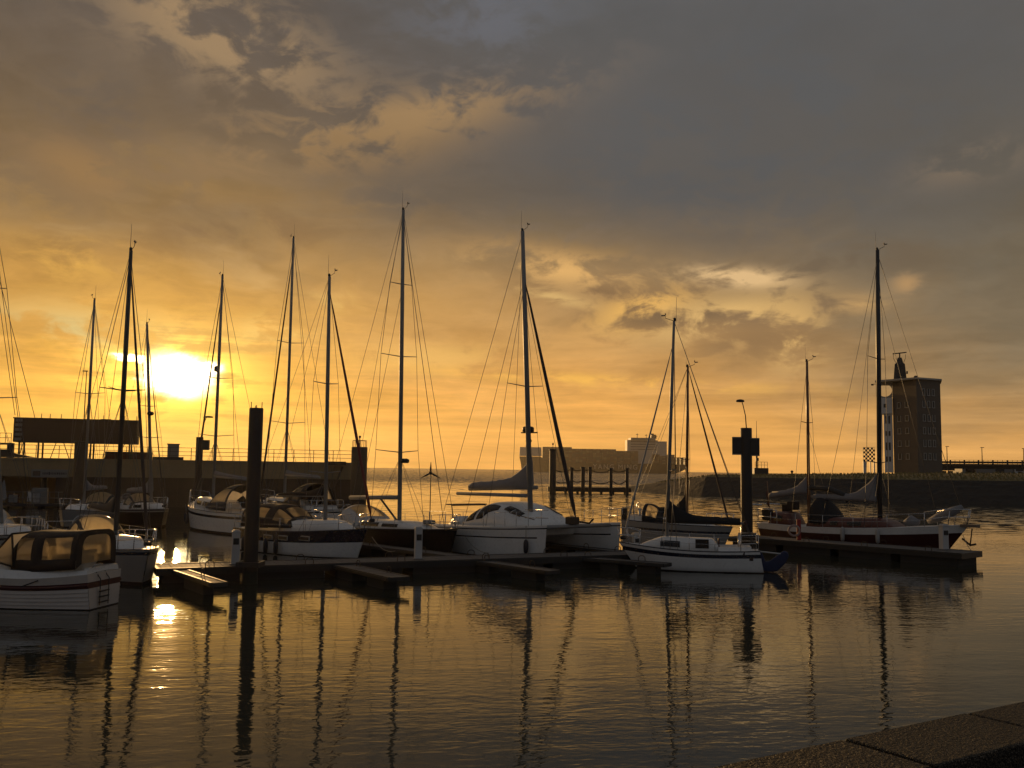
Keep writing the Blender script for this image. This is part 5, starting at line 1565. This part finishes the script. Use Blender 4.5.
m = MB(); m.tube([(mx, 0, zb_ + .2), (mx + 1.2, 0, zb_ + .15), (mx + 1.9, 0, zb_ - .1), (mx + 2.1, 0, zb_ - .5)], [.12, .15, .14, .05], 8); m.build('mizzen_awning', CLOTHD, r_)
rails(r_, h, h.xs + .9, h.xb - 1.7, .64); pulpit(r_, h, hgt=.70, depth=1.7, r=.022); pulpit(r_, h, 'pushpit', False, depth=1.3, hgt=.75, r=.02)
for xa, xb, rr in ((2.3, 3.5, .20), (1.2, 1.9, .22)):
    m = MB(); m.tube([(xa, .1, h.z(xa) + .25), (lerp(xa, xb, .4), 0, h.z(xa) + .45), (xb, -.1, h.z(xb) + .65), (xb + .4, 0, h.z(xb) + .9)] if xa > 2 else [(xa, 0, h.z(xa) + .2), ((xa + xb) / 2, 0, h.z(xa) + .35), (xb, 0, h.z(xb) + .2)], [rr * .6, rr, rr * 1.1, rr * .5] if xa > 2 else [rr * .6, rr * 1.2, rr * .6], 9); m.build('bagged_sail', CLOTHG, r_)
m = MB(); zb_ = h.z(h.xb)
m.box((h.xb + .05, 0, zb_ - .02), (.7, .5, .12)); m.build('bowsprit_platform', TEAK, r_)
m = MB(); m.tube([(h.xb + .1, .1, zb_ - .15), (h.xb + .0, .1, zb_ - .85)], .035, 5); m.tube([(h.xb - .35, .1, zb_ - .62), (h.xb + .0, .1, zb_ - .9), (h.xb + .25, .1, zb_ - .84)], .05, 5); m.build('anchor', STEELP, r_)
m = MB(); m.tube([(h.xs + .1, .3, h.z(h.xs)), (h.xs - .1, .3, h.z(h.xs) + 2.2)], .02, 5); fs = m.build('flagstaff', WOODM, r_)
m = MB(); m.grid([[(h.xs - .02 - .08 * u - .04 * math.sin(6 * v), .3 + .05 * math.sin(9 * v + u), h.z(h.xs) + 1.55 - .75 * v + .1 * u) for u in (0, .5, 1, 1.6)] for v in (0, .25, .5, .75, 1)]); m.build('flag', OXBLOOD, fs)
for c_, s_ in (((h.xs + .45, -.6, h.z(h.xs) + .45), (.5, .4, .6)), ((h.xs + .9, .6, h.z(h.xs) + .75), (.4, .5, .5)), ((h.xs + 1.6, 0, h.z(h.xs) + .95), (.5, .5, .45))):
    m = MB(); m.box(c_, s_); m.build('deck_gear', CLOTHN, r_, bevel=.07)
m = MB(); m.tube([(h.xs + .3, -.9, h.z(h.xs) + .95), (h.xs - 1.1, -.9, h.z(h.xs) + .95)], .045, 5); m.tube([(h.xs + .3, .9, h.z(h.xs) + .95), (h.xs - 1.1, .9, h.z(h.xs) + .95)], .045, 5); m.tube([(h.xs - 1.05, -.9, h.z(h.xs) + .95), (h.xs - 1.05, .9, h.z(h.xs) + .95)], .03, 5); m.build('davit', STEEL, r_)
for x, lab in ((-1.1, 'pale upright fender on the ketch beside the pontoon, left one'), (.55, 'pale upright fender on the ketch below its main mast')):
    f = thing('fender', lab, 'fender', (0, 0, 0), 0, 'fenders on the ketch')
    f.location = Vector(r_.location) + Matrix.Rotation(r_.rotation_euler.z, 3, 'Z') @ Vector((x, -(h.b(x) + .12), .85))
    m = MB(); m.lathe([(.03, -.34), (.09, -.28), (.10, -.1), (.10, .18), (.08, .3), (.03, .36)], n=10); m.build('body', FENDW, f)
    m = MB(); m.tube([(0, 0, .34), (0, .05, h.z(x) - .85 + .5)], .012, 4); m.build('lanyard', ROPE, f)

# lifebuoy stand on the right pontoon
p = P(799, 541, 46.3)
t_ = thing('lifebuoy_stand', 'red post holding a white ring lifebuoy at the stern of the ketch', 'lifebuoy stand', (p.x, 46.3, .55), -15)
zt = z_of(799, 519, 46.6) - .55
m = MB(); m.box((0, 0, zt / 2), (.2, .16, zt)); m.build('post', RED, t_, bevel=.02)
m = MB(); m.tube([(-.22 + .25 * math.cos(2 * math.pi * k / 18), -.12, zt * .45 + .25 * math.sin(2 * math.pi * k / 18)) for k in range(19)], .055, 7, caps=False); m.build('ring_buoy', mat('faded_buoy', (.34, .24, .21), .6, var=.2), t_)

# ------------------------------------------------------------ catamaran
def catamaran():
    near_bow, near_stern = P(547, 526, 38.4), P(431, 522, 44.4)
    d = Vector((near_bow.x - near_stern.x, near_bow.y - near_stern.y, 0)); L = d.length
    ang = math.degrees(math.atan2(d.y, d.x)); n = Vector((-d.y, d.x, 0)).normalized()
    BEAM = 4.3
    o = Vector((near_bow.x, near_bow.y, 0)) - d * .42 + n * BEAM / 2
    root = thing('catamaran', 'white catamaran with big tinted cabin windows and grey sail cover in the centre', 'catamaran', (o.x, o.y, 0), ang, 'yachts moored along the pontoons')
    hulls = []
    for s_ in (-1, 1):
        h = Hull(L, 1.35, 1.20, 1.52, .58, stern=.55, rake=.16, reverse=.75, dip=.0, full=2.6, flare=.86)
        # own little frame for each hull
        e = MB(); rows = [1, .945, .91, .80, .775, .70, .66, .35, .1, -.1, -.4]; ms = [0, 2, 0, 0, 0, 3, 0, 0, 1, 1]
        nt = 20
        for q in (1, -1):
            g = []
            for i in range(nt + 1):
                g.append([(x, s_ * BEAM / 2 + y * q, z) for x, y, z in (h.point(i / nt, f) for f in rows)])
            e.grid(g, mi=lambda i, k: 3 if (k == 5 and 3 < i < 19) else ms[k] if ms[k] != 3 else 0)
        a = [h.point(0, f) for f in rows]
        e.grid([[(x, s_ * BEAM / 2 + y, z) for x, y, z in a], [(x, s_ * BEAM / 2 - y, z) for x, y, z in a]], smooth=False)
        e.build('hull', [GEL, ANTI, NAVY, NAVY], root)
        dk = MB(); dk.grid([[(x, s_ * BEAM / 2 + y * k, z + .03 * (1 - k * k)) for k in (-1, -.5, 0, .5, 1)] for x, y, z in (h.point(i / nt, 1.0) for i in range(nt + 1))]); dk.build('deck', GELD, root)
        hulls.append(h)
    h = hulls[0]; xs, xb = h.xs, h.xb
    m = MB(); xbd = xb - 2.3
    m.loft([[(x, -BEAM / 2 + .1, z0), (x, BEAM / 2 - .1, z0), (x, BEAM / 2 - .1, z1), (x, -BEAM / 2 + .1, z1)] for x, z0, z1 in ((xs + .9, .62, 1.17), (xbd - .9, .55, 1.32), (xbd, .95, 1.42))], smooth=False)
    m.build('bridge_deck', GEL, root)
    m = MB(); m.tube([(xb - .5, -BEAM / 2, 1.42), (xb - .5, BEAM / 2, 1.42)], .085, 8); m.build('cross_beam', ALU, root)
    m = MB()
    m.box((xb - 1.02, 0, 1.40), (.95, BEAM - 1.3, .03)); m.build('trampoline', CLOTHD, root)
    # cabin: rounded turtle shape
    x0, x1, W0 = xs + 1.5, xb - 1.75, 1.72
    nn = 18; rings = []; par = []
    for i in range(nn + 1):
        u = i / nn; x = lerp(x0, x1, u)
        top = 1.10 * min(1, (.42 + 1.9 * u)) if u < .3 else 1.10 * (1 - max(0, (u - .42) / .58) ** 1.7 * .93)
        w_ = W0 * (1 - .28 * max(0, (u - .5) / .5) ** 2) * (1 - .08 * max(0, (.2 - u) / .2))
        zb = 1.16 + .14 * u
        par.append((x, w_, zb, top))
        rings.append([(x, w_ * math.copysign(abs(math.cos(a)) ** .62, math.cos(a)), zb + top * abs(math.sin(a)) ** .72) for a in [math.pi * k / 32 for k in range(33)]])
    m = MB(); m.loft(rings); c = m.build('cabin', GEL, root)
    def sp(u, v, sgn, off=0):
        i = min(nn - 1, int(u * nn)); f = u * nn - i
        x, w_, zb, top = (lerp(par[i][k], par[i + 1][k], f) for k in range(4))
        a = v * math.pi / 2
        y = (w_ + off) * math.cos(a) ** .62; z = zb + (top + off) * math.sin(a) ** .72
        return (x, y * sgn, z)
    for sgn in (-1, 1):
        for (ua, ub, va0, va1, vb0, vb1, sa, sb) in ((.10, .235, .13, .13, .42, .50, .05, .02), (.275, .355, .13, .14, .50, .58, .05, .0), (.36, .43, .14, .30, .58, .62, .0, .0), (.435, .54, .31, .44, .62, .60, .0, -.015),
                                                     (.60, .68, .52, .50, .72, .74, .0, .0), (.70, .80, .50, .48, .74, .72, .0, -.01)):
            go, gi = [], []
            for k in range(9):
                q = k / 8; va, vb = lerp(va0, va1, q), lerp(vb0, vb1, q)
                for g, off in ((go, .03), (gi, -.02)):
                    g.append([sp(lerp(ua, ub, q) + lerp(0, lerp(sa, sb, q), r9 / 6), lerp(va, vb, r9 / 6), sgn, off) for r9 in range(7)])
            w_ = MB(); w_.loft([a9 + b9[::-1] for a9, b9 in zip(go, gi)]); w_.build('window', TINTED, c)
    # mast and rig
    mx = .0
    pm = P(531, 505, 41.2)
    lm = local(root, (pm.x, 41.2, 0)); mb_ = Vector((lm.x, 0, 2.0))
    wy = (o + Matrix.Rotation(R(ang), 3, 'Z') @ Vector((lm.x, 0, 0)))
    YM = wy.y
    tp = local(root, P(522.5, 231, YM)); 
    mb_ = local(root, P(530.5, 512, YM))
    SPc = ((.44, 1.05, .1),)
    mast(root, mb_, tp, .115, SPc)
    for s_ in (1, -1):
        tip = mb_.lerp(tp, .44) + Vector((-.1, s_ * 1.05, .09))
        stay(root, (mb_.x - .5, s_ * (BEAM / 2 + .4), 1.3), tip, .012, name='shroud'); stay(root, tip, mb_.lerp(tp, .8), .012, name='shroud')
        stay(root, (mb_.x - 2.2, s_ * (BEAM / 2 + .3), 1.25), mb_.lerp(tp, .82), .012); stay(root, (xs + .7, s_ * BEAM / 2, 1.2), mb_.lerp(tp, .99), .012)
    furled(root, (xb - .5, 0, 1.6), mb_.lerp(tp, .84), .075, SAILB); 
    # radar and steaming light on the mast
    q = local(root, P(530, 431, YM))
    m = MB(); m.tube([(mb_.lerp(tp, .3).x, 0, q.z - .05), (mb_.lerp(tp, .3).x - .75, -.3, q.z - .05)], .03, 5); m.lathe([(.14, -.1), (.26, -.06), (.26, .12), (.18, .17)], (mb_.lerp(tp, .3).x - .4, -.2, q.z + .05), 14); m.build('radar_dome', DARKP, root)
    m = MB(); m.ball((mb_.lerp(tp, .29).x - .25, -.3, q.z - .42), (.14, .14, .12), 7); m.build('deck_light', DARKP, root)
    # boom with stack pack, davit spar beneath
    g0 = local(root, P(527, 487, YM)); 
    zb_ = g0.z
    boom_cover(root, mb_.x - .45, mb_.x - 4.9, zb_ + .12, zb_ - .06, .80, .24, CLOTHG, tail=.5)
    spar(root, (mb_.x - .1, 0, zb_ - .02), (mb_.x - 4.9, 0, zb_ - .2), .09)
    spar(root, (mb_.x - .2, -.5, zb_ - .38), (mb_.x - 5.2, -.5, zb_ - .42), .08, ALU, 'boom_crutch')
    # stern arch, wind generator, rails
    m = MB(); zz = 2.05
    m.tube([(xs + .9, -1.5, 1.2), (xs + .7, -1.5, zz), (xs + .7, .5, zz), (xs + .9, .5, 1.2)], .03, 6); m.box((xs + .55, -.5, zz + .04), (.6, 2.0, .05)); m.build('stern_arch', STEELP, root)
    wl = local(root, P(430, 512, 45.0)); zt = z_of(430, 473, 45.0)
    wb = Vector((wl.x, wl.y, 1.0))
    m = MB(); m.tube([wb, (wl.x, wl.y, zt)], .025, 6); wg = m.build('wind_generator', DARKP, root)
    m = MB(); hub = Vector((wl.x, wl.y, zt))
    cam_x = Matrix.Rotation(-R(ang), 3, 'Z') @ Vector((1, 0, 0)); up = Vector((0, 0, 1))
    fwd = Matrix.Rotation(-R(ang), 3, 'Z') @ Vector((0, -1, 0))
    m.tube([hub - fwd * .3, hub + fwd * .1], [.05, .09], 8)
    for a in (90, 207, 333):
        dv = cam_x * math.cos(R(a)) + up * math.sin(R(a))
        m.tube([hub + fwd * .05, hub + fwd * .05 + dv * .18, hub + fwd * .05 + dv * .52], [.025, .05, .012], 5)
    m.build('rotor', DARKP, wg)
    m = MB()
    for s_ in (1, -1):
        pts = []
        for k in range(5):
            x = lerp(mb_.x + .2, xb - .25, k / 4); y = s_ * (BEAM / 2 + h.b(x) * .8)
            m.tube([(x, y, h.z(x)), (x, y, h.z(x) + .6)], .013, 5); pts.append((x, y, h.z(x) + .59))
        m.tube(pts, .007, 4)
        for k in range(4):
            x = lerp(xs + .3, mb_.x - .5, k / 3); y = s_ * (BEAM / 2 + h.b(x) * .8); m.tube([(x, y, h.z(x)), (x, y, h.z(x) + .6)], .013, 5)
        m.tube([(xs + .3, s_ * (BEAM / 2 + h.b(xs + .3) * .8), h.z(xs) + .59), (mb_.x - .5, s_ * (BEAM / 2 + h.b(mb_.x) * .8), h.z(mb_.x) + .59)], .007, 4)
        for z in (.62, .3):
            m.tube([(xb - 1.0, s_ * BEAM / 2 + .3, 1.5 + z), (xb - .02, s_ * BEAM / 2 + .08, 1.52 + z), (xb - .02, s_ * BEAM / 2 - .08, 1.52 + z), (xb - 1.0, s_ * BEAM / 2 - .3, 1.5 + z)], .013, 5)
    m.build('guard_rail', STEEL, root)
    m = MB(); m.tube([(x0 + 1.2, -1.2, 2.08), (x0 + 3.6, -1.25, 2.05)], .02, 5); m.tube([(mb_.x - .2, -1.5, 1.9), (mb_.x + 1.2, -1.3, 1.66)], .02, 5); m.build('grab_rail', STEELP, root)
    m = MB(); m.box((xb - .5, -.25, 1.66), (.35, .5, .3)); m.tube([(xb - .6, .2, 1.6), (xb - .1, .35, 1.55), (xb + .1, .4, 1.75)], .05, 5); m.build('anchor_windlass', STEELP, root, bevel=.03)
    # white cockpit step moulding at the stern
    m = MB()
    m.loft([[(x, -1.6, 1.15), (x, 1.6, 1.15), (x, 1.5, 1.15 + hh), (x, -1.5, 1.15 + hh)] for x, hh in ((xs + .55, .1), (xs + .9, .42), (xs + 1.7, .46))]); m.build('cockpit_coaming', GEL, root)
    return root, h, BEAM
CATR, CATH, CATB = catamaran()

# ------------------------------------------------------------ motor cruiser, lower left
def cruiser():
    Y = 25.7; p = P(54, 590, Y)
    root = thing('motor_cruiser', 'clinker style white motor cruiser with dark brown canopy and maroon stripe, foremost at left', 'motor cruiser', (p.x, Y, 0), 172)
    h = Hull(4.9, 2.15, .92, 1.22, .29, stern=.74, full=2.4, dip=.20, rake=.5, reverse=-.04, flare=.82)
    rows = [1, .86, .77, .60, .5, .38, .26, .14, .03, -.1, -.4]
    nt = 26; m = MB()
    for q in (1, -1):
        g = []
        for i in range(nt + 1):
            r0 = []
            for k, f in enumerate(rows):
                x, y, z = h.point(i / nt, f)
                r0.append((x, y * q, z))
            g.append(r0)
        # clinker lands: each strake overlaps the one below
        for k in range(len(rows) - 1):
            top = [Vector(r_[k]) for r_ in g]; bot = [Vector(r_[k + 1]) for r_ in g]
            lip = .035 if 3 <= k <= 7 else 0
            b2 = [b + Vector((0, q * lip, 0)) for b in bot]
            mi = 2 if k == 2 else (1 if k >= 8 else 0)
            m.grid([top, b2], mi=mi)
            if lip: m.grid([b2, bot], mi=mi, smooth=False)
    a = [h.point(0, f) for f in rows]
    m.grid([[(x, y, z) for x, y, z in a], [(x, -y, z) for x, y, z in a]], mi=lambda i, k: 2 if k == 2 else (1 if k >= 8 else 0), smooth=False)
    m.build('hull', [mat('dirty_white_topsides', (.50, .455, .41), .4, var=.2, vscale=1.1), ANTI, MAROON], root)
    d = MB(); d.grid([[(x, y * k * .985, z - .01 + .05 * (1 - k * k)) for k in (-1, -.5, 0, .5, 1)] for x, y, z in (h.point(i / nt, 1.0) for i in range(nt + 1))]); d.build('deck', GELD, root)
    m = MB()
    for q in (1, -1): m.tube([(x, (y + .015) * q, z) for x, y, z in (h.point(i / nt, .69) for i in range(nt + 1))], .045, 5)
    m.build('rubbing_strake', MAROON, root)
    # coaming the canopy is buttoned to
    m = MB()
    for q in (1, -1):
        m.loft([[(x, q * h.b(x) * .96, h.z(x) - .05), (x, q * h.b(x) * .90, h.z(x) + hh), (x, q * h.b(x) * .82, h.z(x) + hh), (x, q * h.b(x) * .80, h.z(x) - .05)] for x, hh in ((h.xs + .05, .10), (h.xs + 1.3, .16), (.8, .2), (1.4, .22))], smooth=False)
    m.box((h.xs + .1, 0, h.z(h.xs) + .03), (.12, h.b(h.xs) * 1.7, .22)); m.build('cockpit_coaming', GEL, root)
    # low foredeck cabin
    cabin(root, h, .8, 2.6, .40, windows=((1.45, 1.95, .3, .75),), wfrac=.72, front=1.6, name='fore_cabin')
    # canopy
    def prof(u): return 1.0 - .10 * u if u > .14 else .6 + .4 * math.sin(u / .14 * math.pi / 2)
    hood(root, h, -1.16, .72, h.b(0) * .90, 1.02, name='canopy', cloth=CLOTHN, zoff=.16, power=4.6, profile=lambda u: min(1.0, .72 + u * 2.4) - .05 * u,
         win=((.0833, .333, .10, .35), (.5, .917, .10, .35), (.0833, .333, .65, .90), (.5, .917, .65, .90)), close_aft=True)
    # raked windscreen
    m = MB(); zb0 = h.z(1.3) + .40
    w0, w1 = h.b(1.3) * .80, h.b(.6) * .88
    A = [(1.32, -w0, zb0), (1.32, w0, zb0), (.68, w1 * .94, h.z(.6) + 1.12), (.68, -w1 * .94, h.z(.6) + 1.12)]
    Bk = [(.55, -w1, h.z(.6) + .28), (.55, w1, h.z(.6) + .28)]
    for s_ in ((A[0], A[1]), (A[1], A[2]), (A[2], A[3]), (A[3], A[0]), (A[0], Bk[0]), (A[1], Bk[1]), (Bk[0], A[3]), (Bk[1], A[2]), ((1.32, 0, zb0), (.68, 0, h.z(.6) + 1.12))): m.tube(s_, .028, 5)
    fr = m.build('windscreen_frame', CLOTHN, root)
    m = MB(); m._add(A, [(0, 1, 2, 3)]); m.build('windscreen', CLEARV, fr)
    for s_, i, j in ((-1, 0, 3), (1, 1, 2)):
        m = MB(); m._add([A[i], Bk[0 if s_ < 0 else 1], A[j]], [(0, 1, 2)]); m.build('side_window', CLEARV, fr)
    # seats and wheel inside, seen through the vinyl
    m = MB(); m.box((-.5, -.4, h.z(-.5) + .15), (.5, .6, .3)); m.box((-.72, -.4, h.z(-.5) + .42), (.12, .6, .4)); m.build('seat', GELD, root, bevel=.05)
    m = MB(); m.tube([(.45 + .03 * math.sin(2 * math.pi * k / 14), -.5 + .2 * math.cos(2 * math.pi * k / 14), h.z(.4) + .42 + .2 * math.sin(2 * math.pi * k / 14)) for k in range(15)], .015, 5); m.build('steering_wheel', RUBBER, root)
    # bow rail, ladder at the stern quarter, vents, cleats
    m = MB()
    pts = {}
    for q in (1, -1):
        top = [(x, q * (h.b(x) - .08), h.z(x) + .5) for x in (1.3, 1.8, 2.3, 2.7, 3.1, 3.36)]
        m.tube(top, .014, 5)
        for x, y, z in top[:-1]: m.tube([(x, y, z - .5), (x, y, z)], .012, 5)
    m.tube([(3.36, h.b(3.36) - .08, h.z(3.36) + .5), (3.46, 0, h.z(3.4) + .5), (3.36, -h.b(3.36) + .08, h.z(3.36) + .5)], .014, 5); m.build('bow_rail', STEEL, root)
    m = MB()
    for z in (.16, .30, .44): m.box((h.xs - .09, .12, z), (.05, .42, .03))
    for y in (-.08, .32): m.tube([(h.xs - .09, y, .08), (h.xs - .09, y, .75), (h.xs + .06, y, .95)], .014, 5)
    m.build('boarding_ladder', DARKP, root)
    m = MB(); m.box((.05, h.b(0) * .985, .66), (.55, .02, .03), Matrix.Rotation(.35, 3, 'Y')); m.build('boat_hook', DARKP, root)
    m = MB(); m.tube([(h.xs + .1, .5, h.z(h.xs) + .1), (h.xs - .02, .5, h.z(h.xs) + .22), (h.xs - .05, .2, h.z(h.xs) + .22)], .016, 5); m.build('stern_cleat', STEEL, root)
cruiser()

# mooring lines between boats and pontoons
for (pa, Ya), (pb, Yb), sg, lab in ((((462, 531), 42.2), ((489, 553), 36.4), .25, 'slack mooring line from the stern of the catamaran to the walkway'),
                                    (((624, 544), 37.9), ((636, 553), 37.2), .05, 'short mooring line at the bow of the small white sailboat'),
                                    (((963, 535), 43.2), ((972, 551), 40.6), .1, 'mooring line from the bow of the ketch to the pontoon end'),
                                    (((372, 537), 39.2), ((395, 551), 34.2), .2, 'mooring line from the bow of the navy striped yacht')):
    a, b = P(*pa, Ya), P(*pb, Yb); m = MB()
    m.tube([a.lerp(b, k / 8) - Vector((0, 0, sg * 4 * (k / 8) * (1 - k / 8))) for k in range(9)], .014, 5)
    tag(m.build('mooring_line', ROPE), lab, 'mooring line', 'mooring lines of the boats')

# more fenders between the hulls
def hang_fenders(root_obj, h, spots, ylat=0.0):
    for x, sgn, lab in spots:
        f = thing('fender', lab, 'fender', (0, 0, 0), 0, 'fenders on the other boats')
        zt = h.z(x)
        f.location = Vector(root_obj.location) + Matrix.Rotation(root_obj.rotation_euler.z, 3, 'Z') @ Vector((x, sgn * (h.b(x) + .11) + ylat, zt * .46))
        m = MB(); m.lathe([(.03, -.30), (.085, -.24), (.10, -.08), (.10, .12), (.075, .22), (.03, .27)], n=10); m.build('body', FENDB, f)
        m = MB(); m.tube([(0, 0, .26), (0, -sgn * .08, zt * .56)], .012, 4); m.build('lanyard', ROPE, f)
hang_fenders(ROOT_I, H_I, ((1.5, 1, 'dark fender near the bow of the white yacht right of the sun reflection'), (.3, 1, 'dark fender amidships on the white yacht right of the sun reflection')))
hang_fenders(CATR, CATH, ((2.5, -1, 'dark fender on the near hull of the catamaran, close to its bow'),), -CATB / 2)

# ------------------------------------------------------------ haze over the water
def haze():
    m = bpy.data.materials.new('haze_air'); m.use_nodes = True
    t = m.node_tree; t.nodes.remove(t.nodes['Principled BSDF'])
    v = t.nodes.new('ShaderNodeVolumePrincipled')
    v.inputs['Color'].default_value = (.95, .86, .70, 1); v.inputs['Density'].default_value = HAZE_DENSITY; v.inputs['Anisotropy'].default_value = .7
    t.links.new(v.outputs[0], t.nodes['Material Output'].inputs['Volume'])
    b = MB(); b.box((0, 900, 32), (5000, 2600, 72))
    o = b.build('haze', m); o['kind'] = 'stuff'; o['label'] = 'warm evening haze over the harbour and the sea'
haze()
